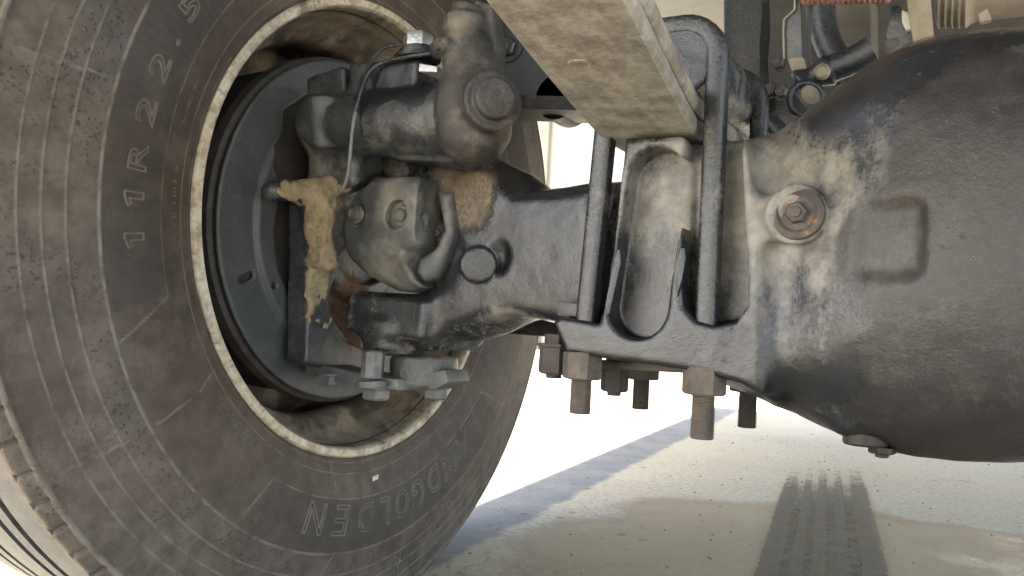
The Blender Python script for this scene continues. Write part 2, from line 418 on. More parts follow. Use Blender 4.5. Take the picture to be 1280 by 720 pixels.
def rim_mat():
    mt, n = newmat('weathered_rim'); 
    big = n.noise(13, 6, .65, dist=.7); sm = n.noise(140, 6, .7); mid = n.noise(45, 6, .7)
    c = n.mix(n.step(big, .38, .64), (.07, .052, .038), (.34, .27, .185))
    c = n.mix(n.m('MULTIPLY', n.step(mid, .5, .68), .6), c, (.12, .075, .045))
    e = n.attr('edge'); ec = n.mix(n.step(n.m('ADD', n.m('MULTIPLY', mid, .7), n.m('MULTIPLY', sm, .3)), .38, .6), (.34, .26, .17), (.62, .55, .42))
    ec = n.mix(n.m('MULTIPLY', n.step(n.noise(26, 6, .7), .54, .64), .8), ec, (.15, .10, .065))
    c = n.mix(e, c, ec)
    c = n.mix(n.m('MULTIPLY', n.step(sm, .40, .34), n.mixf(e, .6, .05)), c, (.03, .024, .02))
    n.out(c, .55, n.m('ADD', n.m('MULTIPLY', mid, .3), n.m('MULTIPLY', sm, .6)), .0012)
    return mt
def ground_mat():
    mt, n = newmat('concrete_yard'); p = n.geo(); sx = n.n('SeparateXYZ', Vector=p); x, y = sx.outputs[0], sx.outputs[1]
    big = n.noise(1.1, 5, .6, dist=.5); mid = n.noise(9, 7, .65); sm = n.noise(70, 6, .8); fine = n.noise(330, 3, .7)
    c = n.mix(n.step(big, .3, .7), (.32, .29, .215), (.45, .41, .315))
    c = n.mix(n.m('MULTIPLY', n.step(mid, .4, .7), .5), c, (.34, .31, .25))
    agg = n.step(n.m('ADD', n.m('MULTIPLY', sm, .6), n.m('MULTIPLY', fine, .5)), .45, .66)
    c = n.mix(n.m('MULTIPLY', agg, .75), c, (.56, .50, .37)); c = n.mix(n.m('MULTIPLY', n.step(n.m('ADD', sm, n.m('MULTIPLY', n.m('SUBTRACT', fine, .5), .6)), .45, .33), .6), c, (.16, .14, .11))
    wob = n.m('MULTIPLY', n.m('SUBTRACT', mid, .5), .05)
    # darker bluish strip running beside the wheel
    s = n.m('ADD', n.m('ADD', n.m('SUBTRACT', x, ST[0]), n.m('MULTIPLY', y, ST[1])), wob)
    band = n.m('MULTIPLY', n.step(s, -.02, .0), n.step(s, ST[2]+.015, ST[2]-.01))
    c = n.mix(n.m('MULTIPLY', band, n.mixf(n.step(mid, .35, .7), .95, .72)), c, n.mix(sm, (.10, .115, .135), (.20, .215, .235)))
    # damp oily patch
    w1 = n.m('ADD', n.m('MULTIPLY', n.m('SUBTRACT', n.noise(2.2, 5, .6, dist=.4), .5), .8), n.m('MULTIPLY', n.m('SUBTRACT', mid, .5), .12))
    ex = n.m('POWER', n.m('DIVIDE', n.m('SUBTRACT', x, .05), .78), 2.); ey = n.m('POWER', n.m('DIVIDE', n.m('SUBTRACT', y, 1.45), .62), 2.)
    dd = n.m('ADD', n.m('SQRT', n.m('ADD', ex, ey)), w1)
    damp = n.step(dd, 1.03, .97); rim = n.m('MULTIPLY', n.step(dd, 1.09, 1.03), n.step(dd, .9, 1.0))
    c = n.mix(n.m('MULTIPLY', damp, n.mixf(mid, .6, .95)), c, (.27, .205, .12)); c = n.mix(n.m('MULTIPLY', rim, .35), c, (.22, .165, .10))
    gl = n.m('MULTIPLY', n.step(n.m('ADD', x, w1), -.12, .12), n.m('MULTIPLY', damp, n.step(mid, .40, .58)))
    # reddish flecks
    rs = n.m('MULTIPLY', n.step(n.noise(24, 5, .7), .66, .72), n.step(big, .5, .55)); c = n.mix(n.m('MULTIPLY', rs, .6), c, (.16, .06, .035))
    ck = n.n('TexVoronoi', {'feature': 'DISTANCE_TO_EDGE'}, Vector=n.n('VectorMath', {'operation': 'ADD'}, i0=p, i1=n.n('VectorMath', {'operation': 'SCALE'}, i0=n.n('TexNoise', Vector=p, Scale=3., Detail=6.).outputs[1], Scale=.5).outputs[0]).outputs[0], Scale=.9).outputs[0]
    crk = n.m('MULTIPLY', n.m('MULTIPLY', n.step(ck, .006, .001), n.step(n.noise(2.3, 3), .48, .6)), .3); c = n.mix(crk, c, (.10, .085, .07))
    drip = n.m('MULTIPLY', n.step(n.vor(14), .17, .12), n.step(n.noise(1.7, 3), .52, .6)); c = n.mix(n.m('MULTIPLY', drip, .55), c, (.09, .075, .06))
    rough = n.mixf(gl, n.mixf(damp, .8, .6), .22)
    c = n.mix(n.m('MULTIPLY', gl, .3), c, (.10, .09, .075))
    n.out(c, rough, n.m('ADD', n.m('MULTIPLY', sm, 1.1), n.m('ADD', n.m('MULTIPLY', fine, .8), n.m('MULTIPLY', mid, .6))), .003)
    return mt
def mark_mat():
    """black rubber laid down in ribs: it stops where the tyre print is worn away"""
    mt, n = newmat('rubber_print'); tc = n.n('TexCoord').outputs['UV']; sx = n.n('SeparateXYZ', Vector=tc); u, v = sx.outputs[0], sx.outputs[1]
    fine = n.noise(120, 5, .8); mid = n.noise(26, 6, .7)
    cov = 0.
    for c0, wd in ((.10, .11), (.30, .06), (.47, .075), (.66, .07), (.89, .12)):
        cov = n.m('MAXIMUM', cov, n.step(n.m('ABSOLUTE', n.m('SUBTRACT', u, c0)), wd, wd*.55))
    cov = n.m('MAXIMUM', n.m('MULTIPLY', cov, .95), .52)
    k = n.m('ADD', n.m('MULTIPLY', cov, .95), n.m('ADD', n.m('MULTIPLY', n.m('SUBTRACT', fine, .5), 3.4), n.m('MULTIPLY', n.m('SUBTRACT', mid, .5), 1.5)))
    k = n.m('SUBTRACT', k, n.m('MULTIPLY', n.step(v, .55, 1.0), .8))
    ed = n.m('MULTIPLY', n.step(u, 0, .02), n.step(u, 1, .985))
    al = n.m('MULTIPLY', n.m('MULTIPLY', n.step(k, .22, .68), ed), .93)
    b = n.n('BsdfPrincipled', Base_Color=n.mix(mid, (.014, .017, .019), (.042, .043, .038)), Roughness=.55)
    t = n.n('BsdfTransparent'); mx = n.n('MixShader', i0=al, i1=t.outputs[0], i2=b.outputs[0])
    o = n.n('OutputMaterial'); n.t.links.new(mx.outputs[0], o.inputs[0]); return mt
def plain(name, col, rough=.6, spec=.5, bump=0., scale=60, vary=.25, metal=0.):
    mt, n = newmat(name); a = n.noise(scale, 6, .65); b = n.noise(scale*.12, 4, .6)
    c = n.mix(n.step(n.m('ADD', n.m('MULTIPLY', a, .5), n.m('MULTIPLY', b, .5)), .35, .65), tuple(x*(1-vary) for x in col), tuple(min(1, x*(1+vary)) for x in col))
    n.out(c, rough, a if bump else None, bump, metal, spec); return mt

# ================================================================== the place: yard, wall, truck body
WH = np.array([-.7143, .8866, .4941])                       # middle of the wheel, on the plane of its inner rim edge
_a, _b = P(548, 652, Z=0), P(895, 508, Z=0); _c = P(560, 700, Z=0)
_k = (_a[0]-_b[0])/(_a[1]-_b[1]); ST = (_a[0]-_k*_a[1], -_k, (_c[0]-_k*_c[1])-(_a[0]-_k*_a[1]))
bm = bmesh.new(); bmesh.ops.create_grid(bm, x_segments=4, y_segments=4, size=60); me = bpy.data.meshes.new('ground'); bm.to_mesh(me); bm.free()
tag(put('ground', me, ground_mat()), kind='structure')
# tyre print on the concrete
q = [P(940, 726, Z=0), P(1112, 726, Z=0), P(1077, 586, Z=0), P(985, 586, Z=0)]
bm = bmesh.new(); vs = []
for j in range(9):
    for i in range(5):
        u, v = i/4, j/8; a = (np.array(q[0])*(1-u)+np.array(q[1])*u)*(1-v)+(np.array(q[3])*(1-u)+np.array(q[2])*u)*v
        ext = (np.array(q[0])-np.array(q[3]))*.5*(1-v) if j == 0 else 0
        vs.append(bm.verts.new(Vector(a+ext)+Vector((0, 0, .004))))
uvl = bm.loops.layers.uv.new('UVMap')
for j in range(8):
    for i in range(4):
        ids = (j*5+i, j*5+i+1, (j+1)*5+i+1, (j+1)*5+i); f = bm.faces.new([vs[k] for k in ids])
        for l, k in zip(f.loops, ids): l[uvl].uv = ((k % 5)/4, (k//5)/8)
me = bpy.data.meshes.new('tyre_print'); bm.to_mesh(me); bm.free()
tag(put('tyre_print', me, mark_mat()), kind='structure')
bm = bmesh.new(); rs = random.Random(11)
for k in range(380):
    x, y = rs.uniform(-1.1, .8), rs.uniform(1.0, 3.6); s = rs.uniform(.0009, .0028)*(1 if rs.random() < .95 else 1.6)
    g = bmesh.ops.create_icosphere(bm, subdivisions=1, radius=s, matrix=Matrix.Translation((x, y, s*.45)) @ Matrix.Rotation(rs.uniform(0, 6), 4, 'Z') @ Matrix.Diagonal((1.3, rs.uniform(.7, 1), rs.uniform(.5, .8), 1)))
    for v in g['verts']: v.co += Vector((rs.uniform(-1, 1), rs.uniform(-1, 1), rs.uniform(-.6, .6)))*s*.2
me = bpy.data.meshes.new('grit'); bm.to_mesh(me); bm.free(); tag(put('grit', me, plain('grit_stone', (.20, .17, .13), .9, vary=.5, scale=40)), 'loose grit and small stones on the concrete', kind='stuff')
# pale building across the yard
M_WALL = plain('pale_wall', (.27, .28, .265), .7, bump=.001, scale=12, vary=.03)
bm = bmesh.new(); box(bm, (-14, 12.0, 0), (14, 12.3, 8.4))
wl = thing('building', 'pale cream building wall with vertical pilasters across the sunlit yard', 'building', (0, 12, 0))
obj('wall', bm, M_WALL, wl, None)
for xx in np.arange(P(684, 200, 11.9)[0]-.34-2.27*3, 12, 2.27):
    bm = bmesh.new(); box(bm, (xx, 11.9, 0), (xx+.34, 11.998, 8.38), .01); obj('pilaster', bm, plain('wall_trim', (.25, .235, .19), .7, vary=.05) if 'wall_trim' not in MATS else MATS['wall_trim'], wl, 30)
bm = bmesh.new(); box(bm, (-14.5, 6.2, 7.0), (14.5, 11.88, 7.2)); obj('wall_shade_roof', bm, MATS['wall_trim'], wl, None)  # unseen roof, added to keep the sun off the wall

# truck body overhead (out of view, shaped to keep sun and front light off everything we see)
def turned(bm, ang, c=(0, 0, 0)): bm.transform(Matrix.Translation(c) @ Matrix.Rotation(ang, 4, 'Z') @ Matrix.Translation(-Vector(c))); return bm
tb = thing('truck_body', 'unseen dark underside of the truck body, shaped to shade the axle', 'truck body', (0, 2, 1.05))
bm = bmesh.new(); _sx = SUN[0]/SUN[2]*1.3; _sy2 = SUN[1]/SUN[2]*1.3
_e = lambda y: (_a[0]+_k*(y-_sy2-_a[1])+_sx, y, 1.3)
prism(bm, [_e(-2.6), (1.35, -2.6, 1.3), (1.35, 3.3, 1.3), _e(3.3)], (0, 0, .1)); obj('floor_panel', bm, M_DARK, tb, None)

fb = thing('front_light_blocker', 'unseen dark steel slab added ahead of the wheel to block front light', 'light blocker', (.4, -2.5, .8))
bm = bmesh.new(); box(bm, (-.55, -2.55, .40), (1.35, -2.45, 1.29), .02); obj('beam', bm, M_DARK, fb, 30)  # added out of view to block light from the front
# ================================================================== wheel
whl = thing('wheel', 'large dusty brown truck wheel with scuffed black tyre at the left of the axle', 'wheel', tuple(WH))
TYP = [(-.006, .296), (.001, .3015), (.003, .306), (.006, .312), (.0085, .3195), (.011, .328), (.015, .340), (.0185, .352), (.0205, .366), (.0215, .384), (.0215, .400), (.0205, .414),
       (.0165, .436), (.0115, .458), (.0068, .480), (.0035, .495), (.0012, .505), (-.0005, .511), (-.003, .5150), (-.0065, .5205), (-.0100, .5252), (-.0112, .5264), (-.0135, .5272), (-.030, .5282), (-.052, .5290)]
tx = [a for a, b in TYP]; tr = [b for a, b in TYP]
sarc = np.concatenate([[0], np.cumsum(np.hypot(np.diff(tx), np.diff(tr)))])
NS, NT = 300, 1260
ss = np.linspace(0, sarc[-1], NS)
px_ = np.interp(ss, sarc, tx); pr_ = np.interp(ss, sarc, tr)
for _ in range(3):
    px_[1:-1] = .25*px_[:-2]+.5*px_[1:-1]+.25*px_[2:]; pr_[1:-1] = .25*pr_[:-2]+.5*pr_[1:-1]+.25*pr_[2:]
TH = np.linspace(-math.pi, math.pi, NT, endpoint=False)
def bumpf(d, w): return np.clip(1-np.abs(d)/w, 0, 1)**.7
def sseg(r, t, a, b, w, hgt):
    """ridge between two (radius, degrees) points of the sidewall"""
    ax, ay = a[0]*math.cos(rad(a[1])), a[0]*math.sin(rad(a[1])); bx, by = b[0]*math.cos(rad(b[1])), b[0]*math.sin(rad(b[1]))
    X, Y = r*np.cos(t), r*np.sin(t); ex, ey = bx-ax, by-ay; k = np.clip(((X-ax)*ex+(Y-ay)*ey)/(ex*ex+ey*ey), 0, 1)
    return hgt*bumpf(np.hypot(X-ax-k*ex, Y-ay-k*ey), w)
rr, tt = np.meshgrid(pr_, TH, indexing='ij'); dd = np.zeros_like(rr); deg = np.degrees(tt)
side = (np.meshgrid(px_, TH, indexing='ij')[0] > -.004)
for r0, w0, h0 in ((.4825, .0016, .0009), (.4635, .0016, .0009), (.444, .0016, .0009), (.4163, .002, .0013), (.319, .0014, .0008), (.306, .0012, .0006)): dd += .75*h0*bumpf(rr-r0, w0)
dd += .0012*bumpf(rr-.5135, .003)
dd -= .0022*np.exp(-((rr-.5065)/.0035)**2)                 # groove under the shoulder
def inang(a, b): return (deg > a) & (deg < b)
plate_ = 0
# panel fields: the name fields stand between raised outlines
for a, b in ((-17.4, 60), (-140, -59.8), (96, 160)):
    m = inang(a, b); dd += np.where(m, .0008*bumpf(rr-.3495, .0014), 0); plate_ = plate_+np.where(m & (rr > .3495) & (rr < .4163), .0005, 0)
for a, b in (((.414, -21.4), (.3505, -17.4)), ((.4135, -56.1), (.3495, -59.8)), ((.5025, -32.4), (.4227, -34.2)), ((.5057, 10.9), (.4261, 12.2)), ((.4098, -34.1), (.3644, -34.6)), ((.4415, -79.1), (.4144, -80.9)),
             ((.3365, -79.3), (.3057, -77.4)), ((.3508, -34.9), (.3243, -34.4)), ((.415, -143), (.3495, -140)), ((.415, 93), (.3495, 96)), ((.415, 63), (.3495, 60)), ((.415, 163), (.3495, 160)), ((.505, 60), (.424, 62)), ((.505, -100), (.424, -101)), ((.505, 120), (.424, 122))):
    dd += sseg(rr, tt, a, b, .0013, .0009)
RDG = np.clip(dd/.0006, 0, 1); dd += plate_
# fine radial hatching inside the size field
hm = inang(-20, 60) & (rr > .352) & (rr < .4145); dd += np.where(hm, .00016*np.sin(tt*1500), 0)
# sipes cut into the shoulder
per = rad(3.55); ph = ((tt+rad(.7)) % per)/per
dd -= np.where((rr > .5155) | (~side), 0, 0)
PXg = px_[:, None]+0*tt
sh_ = (rr > .5158) & (PXg > -.0145); dd -= np.where(sh_, .0042*np.clip(1.6-np.abs(ph-.5)/.06, 0, 1), 0)
nx_ = np.gradient(pr_); nr_ = -np.gradient(px_); L_ = np.hypot(nx_, nr_); nx_ /= L_; nr_ /= L_
XX = px_[:, None]+nx_[:, None]*dd; RR = pr_[:, None]+nr_[:, None]*dd
# the rest of the tyre: tread ribs with grooves, outer sidewall, closed at the bead
rest = [(-.056, .5292), (-.0575, .515), (-.066, .515), (-.0675, .5296), (-.0845, .530), (-.086, .515), (-.0945, .515), (-.096, .5302), (-.138, .5302), (-.1395, .515), (-.148, .515), (-.1495, .530), (-.167, .5296), (-.1685, .515), (-.177, .515), (-.1785, .5292),
        (-.204, .5282), (-.222, .527), (-.228, .520), (-.233, .511), (-.237, .500), (-.246, .455), (-.254, .400), (-.252, .355), (-.243, .325), (-.232, .306), (-.226, .296), (-.21, .285), (-.117, .30), (-.02, .285)]
XA = np.concatenate([XX, np.repeat(np.array([a for a, b in rest])[:, None], NT, 1)]); RA = np.concatenate([RR, np.repeat(np.array([b for a, b in rest])[:, None], NT, 1)])
ny = XA.shape[0]
co = np.stack([XA, -RA*np.cos(TH)[None], RA*np.sin(TH)[None]], -1).reshape(-1, 3)
wz = co[:, 2]+WH[2]; flat = wz < .006; co[flat, 2] = .006*np.exp((wz[flat]-.006)*60)*.6+.001-WH[2]; co[flat, 0] += np.where(co[flat, 0] > -.1, 1, -1)*.004*np.clip((.006-wz[flat])/.03, 0, 1)
ii, jj = np.meshgrid(np.arange(ny), np.arange(NT), indexing='ij'); nn = (ii+1) % ny; mm = (jj+1) % NT
Q = np.stack([ii*NT+jj, ii*NT+mm, nn*NT+mm, nn*NT+jj], -1).reshape(-1, 4)
me = bpy.data.meshes.new('tyre'); me.vertices.add(len(co)); me.vertices.foreach_set('co', co.astype(np.float32).ravel())
me.loops.add(Q.size); me.loops.foreach_set('vertex_index', Q.ravel().astype(np.int32)); me.polygons.add(len(Q)); me.polygons.foreach_set('loop_start', np.arange(len(Q), dtype=np.int32)*4)
me.update(calc_edges=True); me.shade_smooth(); me.set_sharp_from_angle(angle=rad(50))
rg = np.zeros((ny, NT), np.float32); rg[:NS] = np.where(RDG > .25, RDG, 0); me.attributes.new('ridge', 'FLOAT', 'POINT').data.foreach_set('value', rg.ravel())
pg = np.zeros((ny, NT), np.float32); pg[:NS] = (plate_ > 0); me.attributes.new('panel', 'FLOAT', 'POINT').data.foreach_set('value', pg.ravel())
M_TYRE = tyre_mat(); M_LGREY = grime('pale_steel', (.075, .080, .082), .35, dust=.15, dustcol=(.26, .25, .22))
M_LET = plain('letter_rubber', (.17, .145, .12), .6, vary=.3, bump=.0002)
M_LET2 = plain('worn_letter_rubber', (.16, .14, .115), .6, vary=.4, bump=.0002)
tyre = put('tyre', me, M_TYRE, whl); tyre.location = (0, 0, 0)
def side_x(r): return np.interp(r, pr_[pr_ < .512], px_[pr_ < .512])
def letter(ch, ang, r0, r1, width, line=.0007, slant=0, mat=None, h=.0006):
    cu = bpy.data.curves.new('letter', 'FONT'); cu.body = ch; cu.size = 1; cu.fill_mode = 'NONE'; cu.bevel_depth = .0; cu.resolution_u = 5
    t = bpy.data.objects.new('t', cu); COL.objects.link(t); dg = bpy.context.evaluated_depsgraph_get(); dg.update(); m2 = t.evaluated_get(dg).to_mesh()
    V = np.array([v.co[:] for v in m2.vertices]); E_ = [tuple(e.vertices) for e in m2.edges]
    t.evaluated_get(dg).to_mesh_clear(); bpy.data.objects.remove(t); bpy.data.curves.remove(cu)
    if ch == '1':
        V = np.array([(.30, 0, 0), (.48, 0, 0), (.48, .73, 0), (.34, .73, 0), (.10, .60, 0), (.16, .48, 0), (.30, .55, 0)]); E_ = [(k, (k+1) % 7) for k in range(7)]
    lo, hi = V.min(0), V.max(0); hc = max(hi[1]-lo[1], .2)
    u = (V[:, 0]-(lo[0]+hi[0])/2)/max(hi[0]-lo[0], .05)*width; v = (V[:, 1]-(0 if ch != '.' else lo[1]))/(.73 if ch != '.' else hc)
    r = r0+(r1-r0)*v; a = rad(ang)+(u+slant*(v-.5)*(r1-r0))/((r0+r1)/2)
    pts = [Vector((side_x(q)+.0005+h, -q*math.cos(b), q*math.sin(b))) for q, b in zip(r, a)]
    bm = bmesh.new(); adj = {}
    for i, j in E_: adj.setdefault(i, []).append(j); adj.setdefault(j, []).append(i)
    for i, j in E_:
        A, B = pts[i], pts[j]; d = B-A
        if d.length < 1e-6: continue
        d.normalize(); A = A-d*line*.4; B = B+d*line*.4; s = Vector((1, 0, 0)).cross(d)*line; top = Vector((h*.4, 0, 0)); dn = Vector((-h*2.2, 0, 0))
        q = [bm.verts.new(A+s*1.5+dn), bm.verts.new(A+s*.6+top), bm.verts.new(A-s*.6+top), bm.verts.new(A-s*1.5+dn), bm.verts.new(B+s*1.5+dn), bm.verts.new(B+s*.6+top), bm.verts.new(B-s*.6+top), bm.verts.new(B-s*1.5+dn)]
        for f in ((0, 1, 5, 4), (1, 2, 6, 5), (2, 3, 7, 6), (0, 3, 2, 1), (4, 5, 6, 7)): bm.faces.new([q[k] for k in f])
    bm.transform(Matrix.Translation(Vector(WH)))
    return obj('raised_letter', bm, mat or M_LET, tyre, 30)
for ch, a, wd in (('1', -8.3, .013), ('1', -2.5, .013), ('R', 3.5, .025), ('2', 10.2, .025), ('2', 17.3, .025), ('.', 22.5, .006), ('5', 28.4, .025)):
    if ch == '.': letter(ch, a, .3725, .3775, wd, .0007)
    else: letter(ch, a, .3722, .3925, wd, .0009, h=.0009)
for ch, a, wd in (('L', -131.5, .021), ('A', -125.4, .030), ('N', -118.6, .029), ('D', -112.3, .027), ('G', -106.2, .027), ('O', -100.3, .028), ('L', -94.6, .020), ('D', -88.4, .028), ('E', -81.0, .024), ('N', -73.6, .031)):
    letter(ch, a, .3570, .3960, wd, .0009, .12, M_LET2, .0009)
# faint small print near the bead, as tiny raised marks
bm = bmesh.new(); rs = random.Random(5)
for a0, a1, r0 in ((-54, -38, .3335), (-6, 4, .331), (12, 22, .3335), (-52, -40, .3385)):
    a = a0
    while a < a1:
        if rs.random() < .8:
            hh = .0042; A = rad(a); c = Vector((side_x(r0)+.0004, -r0*math.cos(A), r0*math.sin(A))); er = Vector((0, -math.cos(A), math.sin(A))); et = Vector((0, math.sin(A), math.cos(A)))
            for k in range(2):
                o2 = c+et*(.0012*k)
                pr = [o2-er*hh/2, o2-er*hh/2+et*.0004, o2+er*hh/2+et*.0004, o2+er*hh/2]; prism(bm, [Vector(q_)+Vector(WH)-Vector((.001, 0, 0)) for q_ in pr], (.0014, 0, 0))
        a += .62
o = obj('small_lettering', bm, M_LET2, tyre, None); o['kind'] = 'stuff'
# pale sticker
A = rad(-92.6); c = WH+np.array([side_x(.333)+.0012, -.333*math.cos(A), .333*math.sin(A)]); bm = bmesh.new()
for k in range(4):
    o2 = Vector(c)+Vector((0, -.0046+k*.0031, .0005*k)); prism(bm, [o2, o2+Vector((0, .0024, .0006)), o2+Vector((0, .0019, .0066)), o2+Vector((0, -.0004, .006))], (-.0008, 0, 0))
obj('label', bm, plain('label_paper', (.62, .62, .52), .6), tyre, None)

# rim: lathe round the axle
RP = [(-.004, .3010, 1), (.0025, .3005, 1), (.0050, .2980, 1), (.0050, .2905, 1), (.002, .2880, 1), (-.003, .2872, .8), (-.012, .2868, .55), (-.022, .2858, .5), (-.045, .2800, .35), (-.060, .2765, .2), (-.068, .270, 0), (-.078, .2585, 0), (-.090, .2535, 0), (-.112, .2520, 0), (-.124, .2570, 0), (-.136, .2635, 0), (-.165, .2680, 0), (-.190, .269, 0),
      (-.200, .262, 0), (-.205, .22, 0), (-.206, .10, 0), (-.212, .10, 0), (-.212, .268, 0), (-.20, .276, 0), (-.12, .262, 0), (-.09, .262, 0), (-.06, .284, 0), (-.01, .297, 0)]
bm = bmesh.new(); sg = 192; rings = []
lay = bm.verts.layers.float.new('edge')
for x, r, e in RP:
    ring = []
    for i in range(sg):
        a = 2*math.pi*i/sg; k = r+.0006*math.sin(5*a+x*90)*(1 if r > .25 else 0); v = bm.verts.new((WH[0]+x, WH[1]+k*math.cos(a), WH[2]+k*math.sin(a))); v[lay] = e; ring.append(v)
    rings.append(ring)
for A_, B_ in zip(rings, rings[1:]+rings[:1]):
    for i in range(sg): bm.faces.new((A_[i], A_[(i+1) % sg], B_[(i+1) % sg], B_[i]))
obj('rim', bm, rim_mat(), whl, 40)
# brake drum behind the shield
bm = bmesh.new(); c0 = Vector(WH)+Vector((-.052, 0, 0))
lathe(bm, c0, c0-Vector((1, 0, 0)), [(0, .2105), (0, .2285), (.003, .2325), (.018, .2335), (.020, .226), (.13, .222), (.145, .16), (.146, .05), (.135, .05), (.13, .205), (.02, .2105)], 128)
obj('brake_drum', bm, plain('drum_iron', (.045, .036, .030), .65, vary=.4, bump=.001), whl, 35)
# ================================================================== axle housing: beam, fork end, spring seat and differential bowl
AY = .8866
def XZ(lst, Y): return [tuple(P(a, b, Y)[[0, 2]]) for a, b in lst]
def table(lst, Y, hy):
    xs, zt, zb = [], [], []
    for a, t, b in lst: T, Bm = P(a, t, Y), P(a, b, Y); xs.append((T[0]+Bm[0])/2); zt.append(T[2]); zb.append(Bm[2])
    return np.array(xs), np.array(zt), np.array(zb), np.array(hy)
def loft(p, tb, n, yc=AY, ends=(1, 1)):
    xs, zt, zb, hy = tb; x = p[:, 0]
    t, b, h = lerp(x, xs, zt), lerp(x, xs, zb), lerp(x, xs, hy); hz = (t-b)/2
    v = ((np.abs(p[:, 1]-yc)/h)**n+(np.abs(p[:, 2]-(t+b)/2)/hz)**n)**(1/n)
    d = (v-1)*np.minimum(h, hz)*.85
    return smax(smax(d, xs[0]-x, .01), x-xs[-1], .01)
def refine(tb, n=60):
    xs, a, b, c = tb; X = np.linspace(xs[0], xs[-1], n); o = [X]
    for y in (a, b, c):
        v = np.interp(X, xs, y)
        for _ in range(14): v[1:-1] = .25*v[:-2]+.5*v[1:-1]+.25*v[2:]
        o.append(v)
    return tuple(o)
T_BEAM = refine(table([(592, 232, 392), (625, 238, 389), (660, 243, 390), (700, 240, 396), (735, 232, 410), (775, 228, 440), (830, 228, 450)], .86, [.048, .052, .058, .062, .068, .075, .08]))
T_BOWL = refine(table([(862, 185, 462), (900, 184, 474), (945, 176, 496), (985, 149, 516), (1020, 113, 533), (1060, 85, 552), (1100, 58, 569), (1140, 42, 577), (1200, 31, 583), (1260, 28, 586), (1350, 28, 584), (1430, 50, 570), (1520, 120, 530), (1600, 190, 490), (1750, 215, 460), (1900, 215, 460)], .84,
                      [.092, .106, .117, .127, .134, .138, .146, .150, .158, .160, .158, .15, .125, .095, .075, .07]))
SEAT = XZ([(690, 402), (700, 396), (748, 404), (755, 380), (767, 300), (781, 172), (893, 168), (930, 172), (950, 300), (952, 400), (952, 492), (926, 479), (860, 463), (780, 452), (706, 441)], .775)
PK1a, PK1b = P(820, 222, .775), P(796, 384, .775)
PK2 = XZ([(862, 60), (857, 350), (860, 383), (876, 402), (900, 408), (925, 402), (939, 384), (940, 350), (925, 60)], .79)
DENT = P(1092, 300, .748); SLOT = XZ([(697, 296), (730, 295), (729, 321), (696, 322)], .82)
ARM = XZ([(441, 364), (520, 368), (562, 360), (578, 320), (566, 262), (556, 236), (575, 208), (606, 212), (640, 244), (738, 240), (738, 402), (690, 397), (640, 389), (596, 396), (560, 410), (536, 438), (458, 438), (441, 418)], .82)
def f_housing(p):
    d = loft(p, T_BEAM, 4.5)
    # fork end: lower jaw, foot, upper jaw
    lj = d_box(p, P(506, 396, .85), (.060, .042, .024), .006, roty(.05))
    lj = smin(lj, d_caps(p, P(560, 392, .86), P(640, 358, .87), .030, .05), .03)
    lj = smin(lj, d_cyl(p, P(492, 400, .84), P(490, 441, .84), .036, .006), .012)
    uj = d_caps(p, P(500, 205, .88), P(640, 262, .87), .030, .048)
    uj = smin(uj, d_cyl(p, P(505, 226, .88), P(505, 178, .88), .040, .006), .012)
    jaw = d_caps(p, P(600, 250, .87), P(600, 372, .87), .046)
    arm = smin(smin(smin(lj, uj, .02), jaw, .03), d_extr(p, ARM, 1, .820, .935, .012), .008)
    arm = sub(arm, d_sphere(p, P(512, 300, .86), .064), .012)
    d = smin(d, arm, .022)
    # hollow arch under the beam behind the foot
    d = sub(d, d_caps(p, P(625, 432, .80), P(625, 432, .80)+np.array([.02, .2, .0]), .030), .012)
    # boss and the hollow beside it
    d = sub(d, d_ell(p, P(619, 322, .812), (.016, .014, .021)), .006)
    d = smin(d, d_cyl(p, P(598, 331, .806), P(598, 331, .86), .0205, .002), .002)
    d = smin(d, d_extr(p, SLOT, 1, .8235, .84, .001), .0008)
    bowl = loft(p, T_BOWL, 2.35)
    # front shoulder: a flatter face leaning back towards the neck, with a soft ridge where it ends
    q = p-P(1085, 200, .76); pl = (q@np.array([-.50, -.86, .08]))
    bowl = smax(bowl, pl-.004, .012)
    bowl = sub(bowl, d_box(p, DENT+np.array([.010, -.010, .0]), (.028, .013, .032), .012, rotz(-.30)), .009)
    bowl = smin(bowl, d_caps(p, P(1000, 440, .82), P(1060, 520, .82), .010, .006), .03)
    bowl = smin(bowl, d_cyl(p, P(996, 268, .761), P(996, 268, .80), .0265, .002), .004)
    seat = d_extr(p, SEAT, 1, .774, .995, .006)
    seat = sub(seat, d_box(p, P(768, 300, .90), (.0, .0, .0), 0), .001) if False else seat
    d = smin(d, seat, .008); d = smin(d, bowl, .03)
    ax = PK1b-PK1a; L = ax@ax; t = np.clip(((p-PK1a)@ax)/L, 0, 1); qq = p-PK1a-t[:, None]*ax
    cap = np.maximum(np.sqrt(qq[:, 0]**2+qq[:, 2]**2)-.0305, p[:, 1]-.806)
    d = sub(d, cap, .005)
    d = sub(d, d_extr(p, PK2, 1, .60, .812, .008), .005)
    d = sub(d, d_extr(p, XZ([(640, 402), (744, 401), (752, 382), (757, 330), (757, 120), (640, 120)], .79), 1, .70, .806, .006), .004) if False else d
    # flange underside is machined flat where the nuts bear
    return d
def sp(*l): return [(P(a, b, c), r, k) for a, b, c, r, k in l]
